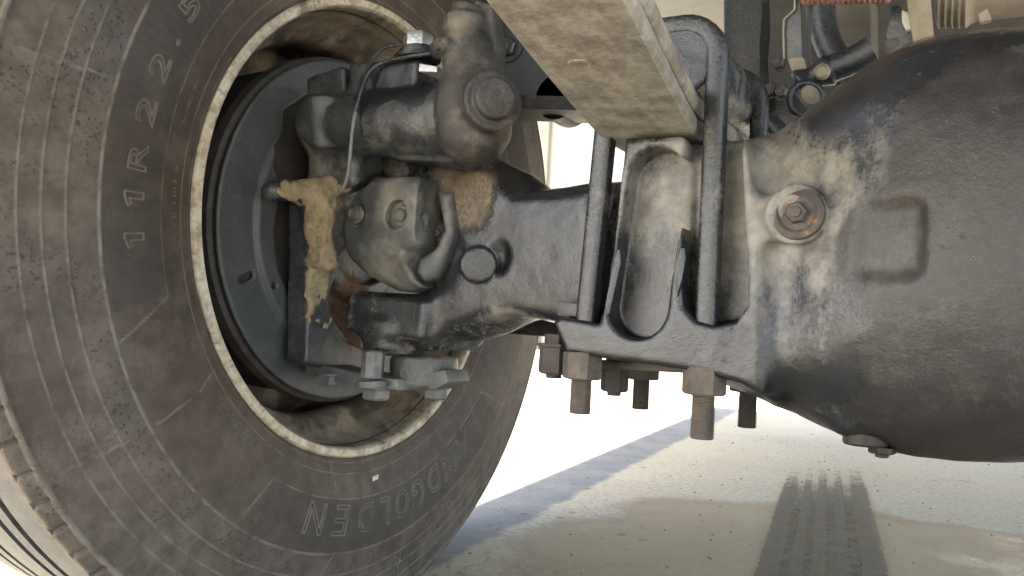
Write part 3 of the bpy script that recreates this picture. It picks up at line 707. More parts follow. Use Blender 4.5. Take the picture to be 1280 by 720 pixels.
def paint_housing(p, n):
    dust = spots(p, sp((985, 215, .78, .13, .75), (960, 330, .79, .09, .55), (1040, 330, .76, .08, .35), (905, 250, .80, .10, .6), (815, 230, .80, .07, .5), (815, 330, .80, .07, .25),
                       (1110, 320, .74, .045, .5), (1010, 440, .78, .06, .25), (870, 200, .79, .05, .6), (490, 440, .84, .05, .6), (620, 398, .82, .05, .55), (680, 400, .82, .04, .35), (560, 400, .84, .04, .5), (500, 200, .86, .08, .4)))
    dust += .62*np.clip(-n[:, 2]*1.4-.45, 0, 1)*(p[:, 0] < -.42)*(p[:, 0] > -.66)  # downward faces of the beam made paler
    z2 = P(1180, 300, .75)
    dust += spots(p, sp((1180, 330, .73, .16, .16)))
    dust -= spots(p, sp((740, 430, .78, .09, .45), (850, 445, .78, .09, .35), (690, 310, .82, .13, .5), (560, 370, .83, .10, .5), (700, 260, .82, .06, .2), (1040, 125, .78, .07, .5), (520, 385, .82, .05, .5), (1060, 520, .78, .09, .15), (1130, 100, .8, .12, .12)))
    mud = spots(p, sp((588, 258, .82, .048, 1.3), (560, 240, .84, .040, 1.1), (600, 225, .84, .045, 1.0), (612, 240, .83, .03, .8), (572, 208, .85, .05, .9), (500, 425, .82, .012, .35)))
    rust = spots(p, sp((926, 452, .79, .02, .55), (625, 336, .80, .012, .8), (996, 268, .765, .032, .65), (1110, 330, .74, .035, .3), (835, 205, .80, .05, .3), (1020, 250, .765, .02, .4), (912, 250, .8, .06, .25)))
    film = spots(p, sp((1230, 330, .74, .17, .9), (1180, 470, .76, .10, .5), (1200, 150, .78, .11, .5), (1340, 200, .76, .16, .7), (1190, 545, .80, .13, .75), (1060, 500, .80, .06, .2), (1092, 305, .748, .055, .8)))
    wet = spots(p, sp((690, 370, .82, .07, .8), (715, 270, .82, .06, .65), (530, 385, .82, .06, .8), (620, 350, .82, .07, .6), (650, 290, .82, .05, .5), (780, 435, .775, .09, .65), (890, 440, .775, .09, .6), (1045, 130, .79, .08, .7), (965, 490, .79, .08, .6), (1060, 480, .77, .06, .45), (720, 420, .775, .05, .5)))
    wet += spots(p, sp((800, 408, .79, .03, .5), (900, 408, .80, .045, .55), (846, 400, .78, .012, .6), (770, 395, .79, .02, .5), (1005, 400, .775, .012, .3), (760, 400, .79, .03, .3)))
    return dict(dust=dust, mud=mud, rust=rust, wet=wet, film=film)
axle = thing('axle_housing', 'black cast front axle housing with tan dust, pocketed spring seat and bulging differential bowl', 'axle', (-.33, AY, .49))
cast('casting', f_housing, (-.78, .66, .22), (.36, 1.09, .73), .0030, M_HOUS, axle, paint_housing, rough=.0005)
# filler plug, drain plug
c = P(996, 266, .757)
bm = bmesh.new(); lathe(bm, c+np.array([0, .008, 0]), c, [(0, .0215), (.003, .0235), (.006, .0225), (.008, .0175), (.006, .0145)], 32)
pl = obj('filler_plug', bm, M_RUSTY, axle, 30)
o = hexbolt(c+np.array([0, .004, 0]), (0, -1, 0), .0098, .010, 0, pl, M_RUSTY, 'square_drive')
c = P(1088, 546, .83); bm = bmesh.new()
lathe(bm, c+np.array([-.004, 0, .01]), c-np.array([-.004, 0, 1]), [(0, .020), (.016, .020), (.018, .018)], 28)
M_PLUG = plain('oily_plug', (.030, .021, .016), .6, vary=.6, bump=.001)
pl = obj('drain_plug', bm, M_PLUG, axle, 30); c2 = c+np.array([.010, 0, -.008])
hexbolt(c2, (0, 0, -1), .012, .006, 0, pl, M_PLUG, 'plug_head')

# ================================================================== steering knuckle, with barrel arm, clay and bolts
KX = -.725
def YZ(lst, X=KX): return [tuple(P(a, b, X=X)[[1, 2]]) for a, b in lst]
K1 = YZ([(376, 252), (405, 236), (428, 262), (427, 300), (413, 340), (402, 372), (405, 400), (422, 424), (450, 437), (486, 443), (560, 447), (566, 470), (552, 487), (500, 484), (440, 470), (384, 456), (374, 452), (376, 330)])
BAR0, BAR1 = P(392, 158, .775), P(600, 148, .775)
K2 = YZ([(380, 320), (440, 300), (500, 330), (500, 442), (395, 442)], KX-.03)
def f_knuckle(p):
    d = d_extr(p, K1, 0, KX-.022, KX+.012, .004)
    # hub behind the joint
    d = smin(d, sub(d_cyl(p, WH+np.array([-.045, 0, 0]), WH+np.array([-.012, 0, 0]), .096, .008), d_cyl(p, WH+np.array([-.03, 0, 0]), WH+np.array([.03, 0, 0]), .072, .004), .004), .01)
    d = smin(d, d_extr(p, K2, 0, KX-.045, KX-.022, .004), .006)
    # lug reaching left over the shield window
    d = smin(d, d_caps(p, P(340, 239, X=-.735), P(400, 238, X=-.72), .0115, .014), .010)
    d = smin(d, d_caps(p, P(395, 245, X=-.71), P(405, 325, X=-.70), .020, .013), .012)
    # upper barrel arm
    bar = d_caps(p, BAR0+np.array([.02, 0, 0]), BAR1, .037, .043)
    bar = smin(bar, d_box(p, P(430, 128, .785), (.030, .034, .030), .005, roty(-.15)), .004)
    bar = smin(bar, d_box(p, P(500, 112, .785), (.050, .036, .024), .004, roty(.06)), .004)
    bar = smin(bar, d_box(p, P(432, 205, .80), (.040, .03, .034), .012), .015)
    bar = smin(bar, d_box(p, P(545, 196, .80), (.045, .028, .010), .005, roty(.12)), .006)
    bar = smin(bar, d_cyl(p, P(403, 152, .738), P(403, 152, .78), .032, .004), .004)
    bar = smax(bar, (p-P(480, 170, .738))@np.array([0, -.96, -.25]), .004)
    d = smin(d, bar, .008)
    # lower king-pin boss
    d = smin(d, d_cyl(p, P(530, 445, .86), P(530, 484, .86), .042, .005), .01)
    d = sub(d, d_sphere(p, P(488, 293, .83), .073), .008)
    d = sub(d, d_ell(p, P(432, 368, .78), (.030, .035, .030)), .008)
    return d
def paint_knuckle(p, n):
    dust = spots(p, sp((400, 200, .77, .06, .5), (480, 170, .73, .07, .45), (560, 160, .73, .07, .45), (540, 475, .85, .06, .55), (430, 440, .80, .05, -.1), (350, 238, .74, .04, .3), (380, 170, .75, .03, .3), (420, 360, .78, .05, .5)))
    dust -= spots(p, sp((500, 110, .76, .06, .9), (400, 430, .80, .06, .3)))
    mud = spots(p, sp((395, 250, .76, .030, .9), (400, 290, .755, .032, 1.1), (392, 325, .76, .03, .9), (398, 365, .77, .022, .7), (420, 330, .76, .022, .6), (415, 385, .77, .016, .4), (560, 463, .84, .03, .45), (525, 455, .82, .025, .4), (428, 225, .77, .02, .3)))
    rust = spots(p, sp((402, 150, .745, .022, .45), (435, 370, .80, .06, .8), (560, 190, .78, .05, .25)))
    wet = spots(p, sp((495, 102, .75, .052, 1.3), (465, 115, .75, .045, 1.2), (530, 105, .75, .045, 1.2), (520, 132, .74, .03, .7), (465, 148, .74, .028, .7), (490, 150, .735, .02, .45)))
    X_ = KX-.02
    rust += spots(p, [(P(425, 300, X=X_), .05, .8), (P(430, 370, X=X_), .06, 1.5), (P(445, 410, X=X_), .05, 1.2)])
    dust += spots(p, [(P(392, 420, X=X_), .05, -.25), (P(420, 330, X=X_), .05, .4)])
    return dict(dust=dust, mud=mud, rust=rust, wet=wet)
kn = thing('steering_knuckle', 'grey steering knuckle caked with yellow clay inside the wheel', 'steering knuckle', tuple(P(460, 300, .80)))
cast('casting', f_knuckle, (-.80, .66, .28), (-.50, 1.03, .70), .0024, M_GREY, kn, paint_knuckle, rough=.0007)
# clay crust, proud of the casting
def f_clay(p):
    base = f_knuckle(p)
    m = np.maximum.reduce([-(ln((p-P(a, b, c_))/np.array(r))-1)*min(r) for a, b, c_, r in
        ((397, 240, .765, (.030, .06, .022)), (402, 278, .755, (.027, .05, .030)), (404, 312, .755, (.026, .05, .030)), (392, 345, .765, (.014, .05, .026)), (395, 366, .775, (.009, .04, .026)), (399, 392, .78, (.0045, .04, .013)), (416, 300, .76, (.018, .04, .026)))])
    nz = fbm(p, 90, 4, 9)*.003; nb = fbm(p, 38, 3, 4)*.0045
    return smax(base-.0024-nz, -(m+nb), .003)
cast('dried_mud', f_clay, (-.82, .68, .36), (-.62, .86, .60), .0022, M_CLAY, kn, None)
# bolts under the lower arm, slanted keeper plate, stud
pl = [P(*q, .80) for q in ((382, 452), (470, 470), (496, 474), (498, 488), (440, 484), (382, 467))]
bm = bmesh.new(); prism(bm, pl, (.0, .05, 0), .002); obj('keeper_plate', bm, M_LGREY, kn, 30)
bm = bmesh.new(); prism(bm, [P(*q, .83) for q in ((492, 474), (556, 462), (560, 478), (545, 487), (492, 488))], (0, .05, 0), .003); obj('keeper_plate', bm, M_LGREY, kn, 30)
for (a, b, Y, r) in ((402, 467, .79, .0165), (459, 484, .79, .0175), (535, 484, .84, .0155)):
    hexbolt(P(a, b, Y)+np.array([0, .018, 0]), (0, 0, -1), r, .013, 1.06, kn, M_LGREY, 'bolt', dome=False, rot=.5)
bm = bmesh.new(); c = P(465, 472, .79); lathe(bm, c, c+np.array([0, 0, 1]), [(0, .0135), (.030, .0135), (.032, .0115)], 8); lathe(bm, P(465, 484, .79), P(465, 476, .79), [(0, .019), (.007, .019)], 24)
obj('stud', bm, M_LGREY, kn, 30)
# patch bolt on the barrel end
hexbolt(P(403, 148, .744), (0, -1, 0), .008, .004, 1.5, kn, M_RUSTY, 'small_bolt')
# big bright bolt on top with washers, scraped steel edge
c = P(522, 84, .765)
bm = bmesh.new(); prism(bm, [P(*q, .752) for q in ((501, 75), (546, 83), (546, 90), (501, 88))], (0, .045, 0), .001); obj('scraped_plate', bm, grime('scraped_steel', (.60, .61, .60), .4, dust=-.2, dustcol=(.2, .2, .19), metal=.6), kn, 30)
bm = bmesh.new(); lathe(bm, P(522, 76, .772), P(522, 62, .772), [(0, .027), (.004, .027), (.005, .022), (.010, .0225), (.0105, .019), (.014, .019)], 36); obj('washer_stack', bm, M_BLACK, kn, 30)
hexbolt(P(522, 64, .772), (0, 0, 1), .0175, .020, 0, kn, M_BRIGHT, 'bolt_head', dome=False, rot=.9)
# cable
cb = thing('sensor_cable', 'thin black and grey cable looped down over the knuckle from the top bolt', 'cable', tuple(P(440, 150, .73)))
bm = bmesh.new(); tube(bm, smoothpath([P(a, b, Y) for a, b, Y in ((545, 66, .75), (515, 70, .742), (480, 78, .742), (462, 90, .738), (452, 112, .732), (444, 140, .728))]), .0026, 10); obj('black_sleeve', bm, M_BLACK, cb, 60)
bm = bmesh.new(); tube(bm, smoothpath([P(a, b, Y) for a, b, Y in ((445, 136, .729), (441, 160, .726), (438, 190, .728), (435, 218, .735), (428, 236, .742), (415, 246, .75))]), .0021, 10); obj('grey_wire', bm, plain('grey_cable', (.20, .20, .19), .5), cb, 60)
bm = bmesh.new(); tube(bm, smoothpath([P(a, b, Y) for a, b, Y in ((500, 56, .76), (480, 60, .752), (466, 75, .746), (455, 96, .738))]), .0018, 8); obj('loose_wire', bm, M_BLACK, cb, 60)

# ================================================================== tie rod end
def f_rod(p):
    d = d_caps(p, P(592, 118, .755), P(586, 70, .755), .038, .027)
    d = smin(d, d_cyl(p, P(583, 78, .755), P(581, 34, .755), .0225, .006, .018), .015)
    d = smin(d, d_cyl(p, P(580, 44, .755), P(580, 20, .755), .0235, .006), .004)
    d = smin(d, d_cyl(p, P(580, 22, .755), P(584, 5, .755), .016, .004), .004)
    d = smin(d, d_caps(p, P(592, 150, .755), P(592, 160, .755), .041), .02)
    a = P(600, 138, .752); d = smin(d, d_cyl(p, a, a+np.array([.036, -.032, 0]), .0310, .004), .006)
    a = a+np.array([.034, -.031, 0]); d = smin(d, d_cyl(p, a, a+np.array([.010, -.009, 0]), .0215, .004), .002)
    d = smin(d, d_caps(p, P(548, 62, .745), P(556, 56, .725), .010, .0085), .006)
    d = smin(d, d_extr(p, XZ([(600, 5), (622, 10), (628, 60), (622, 120), (606, 120), (596, 40)], .775), 1, .762, .785, .003), .004)
    return d
rod = thing('tie_rod_end', 'dusty brown tie rod end with round cap beside the top of the knuckle', 'tie rod end', tuple(P(590, 120, .755)))
cast('casting', f_rod, (-.66, .64, .53), (-.42, .83, .75), .0022, M_BROWN, rod, lambda p, n: dict(dust=spots(p, sp((580, 40, .74, .03, .7), (570, 80, .74, .05, .3), (600, 170, .73, .05, .3), (615, 90, .76, .03, .5))), rust=spots(p, sp((612, 140, .72, .035, .3)))), rough=.0007)
hexbolt(P(553, 57, .728), (.05, -1, 0), .0075, .007, 1.2, rod, M_BROWN, 'grease_fitting')
hexbolt(P(560, 160, .735), (-.1, -1, 0), .007, .003, 1.4, rod, M_BROWN, 'small_plug')
bm = bmesh.new(); prism(bm, [P(*q, .722) for q in ((541, 143), (563, 142), (568, 152), (545, 156))], (0, .02, 0), .003); obj('clip', bm, M_GREY, rod, 30)

# ================================================================== universal joint in the fork
JC = P(483, 292, .845)
GRL = [(533, 225), (541, 250), (541, 285), (530, 303), (512, 316), (506, 330), (509, 347), (522, 366)]
GR = [P(a, b, .80) for a, b in GRL]
UJ1 = XZ([(468, 222), (530, 222), (540, 248), (541, 283), (529, 303), (513, 316), (506, 330), (510, 347), (521, 358), (506, 365), (478, 361), (450, 346), (432, 325), (424, 292), (428, 262), (444, 238)], .80)
UJ2 = XZ([(541, 236), (558, 240), (561, 290), (549, 326), (535, 346), (522, 351), (514, 339), (518, 323), (538, 309), (549, 287)], .80)
def f_uj(p):
    d = d_extr(p, UJ1, 1, .784, .905, .010)
    d = smax(d, (p-P(470, 270, .790))@np.array([-.20, -.97, .05]), .010)
    d = smax(d, (p-P(480, 312, .790))@np.array([-.10, -.80, -.58]), .008)
    d = smax(d, (p-P(525, 262, .790))@np.array([.62, -.78, .05])-.004, .006)
    for a, b in ((446, 268), (503, 270)):
        c = P(a, b, .80); d = smin(sub(d, d_cyl(p, c+np.array([0, -.05, 0]), c+np.array([0, .002, 0]), .0175, .002), .002), d_cyl(p, c+np.array([0, -.004, 0]), c+np.array([0, .02, 0]), .0130, .002), .001)
    return d
def f_uj2(p):
    d = d_extr(p, UJ2, 1, .806, .90, .009)
    d = smax(d, (p-P(530, 335, .804))@np.array([.35, -.88, -.30]), .008)
    return smin(d, d_caps(p, P(546, 270, .88), P(600, 290, .90), .028), .01)
uj = thing('universal_joint', 'rounded grey universal joint with two round caps in the axle fork', 'universal joint', tuple(JC))
cast('yoke', f_uj, JC-.085, JC+.085, .0020, M_UJ, uj, lambda p, n: dict(dust=spots(p, sp((503, 262, .80, .045, .9), (480, 340, .80, .06, .7), (535, 330, .80, .05, .6), (500, 240, .80, .04, .3)))-spots(p, sp((470, 305, .80, .035, .4),)), mud=spots(p, sp((430, 345, .83, .02, .5),)), rust=spots(p, sp((450, 255, .80, .015, .35),))), rough=.0005)
cast('second_yoke', f_uj2, (-.66, .74, .36), (-.48, .95, .58), .0022, M_UJ, uj, lambda p, n: dict(dust=np.full(len(p), .1)), rough=.0005)
c = P(546, 291, .828); bm = bmesh.new(); lathe(bm, c+np.array([-.006, .012, 0]), c, [(0, .015), (.012, .015), (.014, .013), (.010, .010), (.010, .005), (.014, .004)], 32); obj('cross_cap', bm, M_RUSTY, uj, 30)
for a, b in ((446, 268), (503, 270)):
    c = P(a, b, .80); bm = bmesh.new(); lathe(bm, c+np.array([0, .0, 0]), c-np.array([0, 1, 0]), [(0, .0085), (.0065, .0085), (.0075, .0075), (.0050, .0055), (.0048, 0)], 24); obj('cap', bm, M_UJ, uj, 30)

# ================================================================== brake dust shield and tone ring
PX = WH[0]-.045
def YP(lst): return [tuple(P(a, b, X=PX)[[1, 2]]) for a, b in lst]
W1 = YP([(343, 252), (338, 290), (343, 335), (358, 375), (376, 400), (395, 400), (395, 245)])
W2 = YP([(353, 138), (352, 165), (340, 185), (338, 207), (344, 222), (356, 226), (395, 222), (395, 110)])
SL = (P(301, 349, X=PX), P(312, 344, X=PX)); HO = P(338, 357, X=PX)
def f_shield(p):
    c = WH
    d = d_cyl(p, (PX-.004, c[1], c[2]), (PX+.002, c[1], c[2]), .2275, .002)
    d = smin(d, d_cyl(p, (PX-.003, c[1], c[2]), (PX+.007, c[1], c[2]), .172, .004), .004)
    d = smax(d, -d_extr(p, W1, 0, PX-.05, PX+.05, .001), .001); d = smax(d, -d_extr(p, W2, 0, PX-.05, PX+.05, .001), .001)
    q = np.stack([p[:, 0]*0, p[:, 1], p[:, 2]], -1); a, b = [np.array([0, s[1], s[2]]) for s in SL]
    d = smax(d, -d_caps(q, a, b, .0048), .001); d = smax(d, -(np.hypot(p[:, 1]-HO[1], p[:, 2]-HO[2])-.0042), .001)
    return sub(d, d_cyl(p, (PX-.05, c[1], c[2]), (PX+.05, c[1], c[2]), .07, .001), .002)
sh = thing('brake_shield', 'round dark grey brake shield with slot and small hole behind the knuckle', 'brake shield', (PX, WH[1], WH[2]))
cast('disc', f_shield, (PX-.012, .64, .25), (PX+.014, 1.13, .74), .0024, M_PLATE, sh, lambda p, n: dict(dust=spots(p, sp((420, 90, .9, .10, .35), (430, 500, .9, .08, .45), (300, 430, .72, .06, .1)))))
bm = bmesh.new(); c = Vector((PX-.022, WH[1], WH[2])); lathe(bm, c, c+Vector((1, 0, 0)), [(0, .075), (0, .102), (.006, .102), (.008, .100), (.010, .075)], 96)
tr = thing('tone_ring', 'rusty toothed sensor ring showing through the brake shield window', 'sensor ring', tuple(c)); obj('ring', bm, M_DARK, tr, 30)
bm = bmesh.new()
for k in range(100):
    a = 2*math.pi*k/100
    box(bm, (-.004, .100, -.0016), (.010, .121, .0016), .0, Matrix.Translation(c) @ Matrix.Rotation(a, 4, 'X'))
o = obj('tooth_ring', bm, M_BROWN, tr, None); o['kind'] = 'stuff'
bm = bmesh.new(); lathe(bm, c+Vector((.006, 0, 0)), c+Vector((1, 0, 0)), [(0, .080), (0, .099), (.008, .099), (.010, .092), (.010, .08)], 96); obj('rusty_hub', bm, M_RUSTY, tr, 30)
# ================================================================== leaf spring
sp_ = thing('leaf_spring', 'beige dusty leaf spring slanting from the axle seat up towards the viewer', 'leaf spring', (-.2975, .885, .59))
def spring_c(y):      # centre X and underside Z along the spring
    t = max(0., .79-y); x = -.2985+t*.130; z = .5735+.072*t+.09*t*t
    if y > .98: t = y-.98; z = .5735+.10*t+.05*t*t; x = -.2985
    return x, z
def leaf(z0, th, y0, y1, wd, name, mat):
    bm = bmesh.new(); prev = None; n = 40; bv = .0035
    for k in range(n+1):
        y = y0+(y1-y0)*k/n; x, z = spring_c(y); z += z0; h = wd/2
        sec = [(-h+bv, 0), (h-bv, 0), (h, bv), (h+.0008, th/2), (h, th-bv), (h-bv, th), (-h+bv, th), (-h, th-bv), (-h-.0008, th/2), (-h, bv)]
        ring = [bm.verts.new((x+a, y, z+b)) for a, b in sec]
        if prev:
            for i in range(10): bm.faces.new((prev[i], prev[(i+1) % 10], ring[(i+1) % 10], ring[i]))
        else: bm.faces.new(ring[::-1])
        prev = ring
    bm.faces.new(prev); return obj(name, bm, mat, sp_, 40)
leaf(0, .0185, -.25, 1.95, .1005, 'leaf', M_SPRING); leaf(.0230, .0185, -.3, 2.0, .1005, 'leaf', M_SPRING)
bm = bmesh.new(); prev = None
for k in range(21):
    y = -.28+2.2*k/20; x, z = spring_c(y); ring = [bm.verts.new((x+a, y, z+b)) for a, b in ((-.042, .016), (.042, .016), (.042, .025), (-.042, .025))]
    if prev:
        for i in range(4): bm.faces.new((prev[i], prev[(i+1) % 4], ring[(i+1) % 4], ring[i]))
    prev = ring
obj('gap_shade_filler', bm, M_DARK, sp_, 40)  # dark filler added between the leaves, standing in for the gap's shade
# small centre-bolt scars
bm = bmesh.new(); x, z = spring_c(.60); lathe(bm, (x-.012, .60, z+.0005), (x-.012, .60, z-1), [(0, .0105), (.0010, .0105), (.0016, .009), (.0008, .006), (.0014, .004)], 24); obj('rivet', bm, M_SPRING, sp_, 30)
# clamp pad on top of the spring
def f_pad(p):
    q = np.abs(p[:, [0, 2]]-np.array([-.2855, .650]))-np.array([.0505, .0395])+.030; d2 = ln(np.maximum(q, 0))+np.minimum(q.max(-1), 0)-.030+.003
    dz = np.abs(p[:, 1]-.888)-.107+.003; d = np.minimum(np.maximum(d2, dz), 0)+np.sqrt(np.maximum(d2, 0)**2+np.maximum(dz, 0)**2)-.003
    return d
pad = thing('clamp_pad', 'dark rounded clamp block on top of the leaf spring under the u-bolts', 'clamp block', (-.293, .885, .61))
cast('block', f_pad, (-.36, .76, .59), (-.22, 1.01, .71), .003, M_CAST, pad, lambda p, n: dict(dust=np.clip(n[:, 0], 0, 1)*.3), rough=.0005)
# ================================================================== U-bolts straddling spring and seat
XL, XR = -.3415, -.2295
def ubolt(Y, label, ptsL, ptsR, r, nutmat):
    t = thing('u_bolt', label, 'u-bolt', (-.297, Y, .345), 'U-bolts clamping the spring')
    zl, zr = P(*ptsL[2], Y)[2], P(*ptsR[2], Y)[2]; zt = .682
    XB = XL-.0135
    path = [(XB-.001, Y, zl+.055)]+[(XB+(XL-XB)*(z-.38)/.24, Y, z) for z in (.42, .50, .60)]+[(XL, Y, .64)]
    for k in range(1, 8):
        a = math.pi-k*math.pi/2/8; path.append((XL+.034+.034*math.cos(a), Y, .648+.034*math.sin(a)))
    path += [(x, Y, zt) for x in (XL+.034, -.31, -.29, XR-.034)]
    for k in range(1, 8):
        a = math.pi/2-k*math.pi/2/8; path.append((XR-.034+.034*math.cos(a), Y, .648+.034*math.sin(a)))
    path += [(XR, Y, z) for z in (.64, .60, .50, .42)]+[(XR, Y, zr+.055)]
    bm = bmesh.new(); tube(bm, [Vector(q) for q in path], r*.97, 24, sq=3.6); obj('rod', bm, M_STRAP, t, 60)
    for x, q, zz in ((XB-.002, ptsL, zl), (XR, ptsR, zr)):
        z1, z0 = P(*q[0], Y)[2], P(*q[1], Y)[2]
        bm = bmesh.new(); rs_ = r*1.10; pr = [(0, rs_*.82)]; d = .0015; L = z0-zz+.03
        while d < L: pr += [(d, rs_*.98), (d+.0010, rs_*.84)]; d += .0020
        lathe(bm, (x, Y, zz), (x, Y, 1), pr, 24); obj('thread', bm, M_STUD if nutmat is M_NUT else nutmat, t, None)
        bm = bmesh.new(); hx = .0208
        lathe(bm, (x, Y, z1), (x, Y, -1), [(0, hx*.94), (.002, hx), ((z1-z0)*.93, hx), (z1-z0, hx*.88)], 6, .35)
        obj('nut', bm, nutmat, t, 25)
    return t
M_NUT = grime('rusty_nut', (.07, .055, .042), .8, dust=.25, dustcol=(.175, .14, .105), rust=.0, rustcol=(.10, .065, .04))
M_STUD = grime('worn_thread', (.11, .09, .072), .6, dust=.2, dustcol=(.24, .195, .15))
M_NUTD = grime('dark_rusty_nut', (.045, .036, .032), .8, dust=-.1, dustcol=(.12, .09, .07), rust=.0, rustcol=(.08, .05, .035))
ubolt(.790, 'nearer u-bolt running down the front of the spring seat to two large rusty nuts', ((727, 440), (727, 474), (725, 517)), ((884, 458), (884, 494), (882, 549)), .0108, M_NUT)
ubolt(.965, 'rear u-bolt mostly hidden behind the spring seat, with shorter threaded ends below', ((798, 458), (798, 474), (797, 511)), ((932, 476), (932, 490), (930, 534)), .0100, M_NUTD)
# strike plate and bolts under the seat
zb = P(780, 452, .78)[2]
pt = thing('bottom_plate', 'thin rusty plate under the spring seat between the u-bolt nuts', 'plate', (-.297, .89, zb-.012))
bm = bmesh.new(); prism(bm, [Vector((a, b, zb-.010+(a+.3)*.02)) for a, b in ((-.375, .83), (-.215, .83), (-.215, .992), (-.375, .992))], (0, 0, .008), .0015); obj('sheet', bm, M_RUSTY, pt, 30)
for q, Y, r, h, lb in (((694, 432), .80, .017, .030, 'black hex nut at the left end of the spring seat flange'), ((769, 460), .87, .0155, .026, 'dark nut hanging between the two left u-bolt threads')):
    c = P(*q, Y); t = thing('hex_nut', lb, 'nut', tuple(c)); bm = bmesh.new()
    lathe(bm, c+np.array([0, 0, .012]), c-np.array([0, 0, 1]), [(0, r*.7), (.010, r*.7), (.010, r*1.15), (.013, r*1.15), (.014, r), (h+.01, r), (h+.012, r*.85)], 6, .3); obj('nut', bm, M_NUTD, t, 25)
    bm = bmesh.new(); lathe(bm, c-np.array([0, 0, h]), c-np.array([0, 0, 1]), [(0, r*.5), (.004, r*.5), (.0045, r*.4)], 14); obj('stud_end', bm, M_NUTD, t, 30)
# black sealant / weld ribs beside the pockets
for pts, lb in (([(770, 312), (775, 312), (776, 330), (768, 362), (762, 392), (756, 396), (757, 380), (765, 340)], None), ([(848, 310), (856, 310), (857, 325), (852, 350), (846, 372), (844, 362), (846, 335)], None)):
    bm = bmesh.new(); prism(bm, [P(*q, .770) for q in pts], (0, .012, 0), .0012); obj('weld_bead', bm, M_BLACK, axle, 30)
bm = bmesh.new(); prism(bm, [P(*q, .790) for q in ((696, 376), (736, 381), (736, 397), (696, 394))], (0, .03, 0), .002); obj('stop_block', bm, M_BLACK, axle, 30)

# ================================================================== tie rod, chassis pieces and hardware behind
tr2 = thing('tie_rod', 'dark steel bar passing behind the axle beam towards the wheel', 'tie rod', tuple(P(640, 415, 1.12)))
a, b = P(560, 403, 1.12), P(740, 419, 1.12)
bm = bmesh.new(); prism(bm, [a+np.array([-.15, 0, .016]), b+np.array([.1, 0, .016]), b+np.array([.1, 0, -.004]), a+np.array([-.15, 0, -.004])], (0, .03, 0), .002); obj('bar', bm, M_DARK, tr2, 30)
bm = bmesh.new(); prism(bm, [a+np.array([-.15, 0, -.0045]), b+np.array([.1, 0, -.0045]), b+np.array([.1, 0, -.0085]), a+np.array([-.15, 0, -.0085])], (0, .045, 0), .001); obj('flange', bm, M_BROWN, tr2, 30)
cr = thing('chassis_rail', 'blue-black chassis cross member with dusty lower flange behind the spring', 'chassis rail', tuple(P(700, 100, 1.03)))
bm = bmesh.new(); prism(bm, [P(*q, 1.03) for q in ((600, -120), (775, -120), (790, 60), (790, 122), (760, 121), (618, 119), (600, 119))], (0, .03, 0), .003); obj('web', bm, M_RAIL, cr, 30)
bm = bmesh.new(); prism(bm, [P(*q, .99) for q in ((612, 122), (770, 126), (770, 139), (612, 134))], (0, .08, 0), .002); obj('lower_flange', bm, M_BROWN, cr, 30)
bm = bmesh.new(); c = P(695, 121, 1.03); lathe(bm, c, c+np.array([0, 1, 0]), [(0, .032), (.05, .032)], 40); obj('round_boss', bm, M_DARK, cr, 30)
hexbolt(P(637, 60, 1.028), (0, -1, 0), .015, .010, 1.4, cr, M_RAIL, 'bolt')
po = thing('bracket_post', 'tall glossy black bracket post behind the right u-bolt leg', 'post', tuple(P(928, 170, 1.25)))
bm = bmesh.new(); prism(bm, [P(*q, 1.25) for q in ((902, -160), (948, -160), (952, 20), (949, 60), (953, 110), (946, 160), (948, 230), (905, 230))], (0, .06, 0), .006, 3); obj('post', bm, M_BLACK, po, 40)
# engine and gearbox mass behind
M_PAN = grime('engine_grime', (.020, .018, .014), .7, dust=.0, dustcol=(.085, .068, .045))
eng = thing('engine', 'dark grimy engine block filling the top right behind the hoses', 'engine', tuple(P(1120, 150, 1.6)))
bm = bmesh.new(); prism(bm, [P(*q, 1.6) for q in ((950, -200), (1500, -200), (1500, 260), (948, 260), (946, 140), (953, 60))], (0, .5, 0), .01); obj('block', bm, M_PAN, eng, 30)
bm = bmesh.new(); prism(bm, [P(*q, 1.25) for q in ((1034, -20), (1088, -20), (1090, 90), (1040, 95))], (0, .1, 0), .004); obj('cover_plate', bm, grime('brown_cover', (.055, .045, .03), .7, dust=.2, dustcol=(.12, .095, .06)), eng, 30)
bm = bmesh.new(); prism(bm, [P(*q, 1.3) for q in ((955, 120), (980, 104), (1004, 130), (1000, 190), (950, 196))], (0, .1, 0), .01); obj('side_bulge', bm, M_BLACK, eng, 30)
for q in ((974, 80), (964, 114), (978, 116)): hexbolt(P(*q, 1.24), (0, -1, 0), .010, .012, 1.2, eng, M_DARK, 'bolt')
bm = bmesh.new(); tube(bm, smoothpath([P(a, b, 1.2) for a, b in ((958, 150), (975, 170), (972, 200), (955, 230))]), .014, 12); obj('dark_hose', bm, M_BLACK, eng, 60)
# strap, pipe and bush
def flat(name, pts, Y, dep, mat, parent, bev=.0015, label=None):
    bm = bmesh.new(); prism(bm, [P(*q, Y) for q in pts], (0, dep, 0), bev); return obj(name, bm, mat, parent, 30, label)
st = thing('hanger_strap', 'narrow bent hanger strap with a tan lower end left of the coiled hose', 'strap', tuple(P(995, 90, 1.0)))
flat('upper_strap', [(993, -20), (1000, -20), (999, 12), (1001, 24), (1003, 72), (984, 74), (980, 24), (993, 12)], 1.0, .006, M_GREY, st)
flat('lower_strap', [(984, 73), (1004, 71), (1008, 90), (1003, 97), (993, 98)], .998, .008, M_BEIGE, st)
bm = bmesh.new(); tube(bm, [P(980, 74, .997), P(979, 40, .997), P(980, 24, .997), P(993, 12, .997), P(994, -10, .997)], .0013, 8); obj('bright_edge', bm, M_BEIGE, st, 60)
pi = thing('rubber_pipe', 'fat black rubber pipe curving down behind the bolted bush', 'pipe', tuple(P(1035, 60, 1.1)))
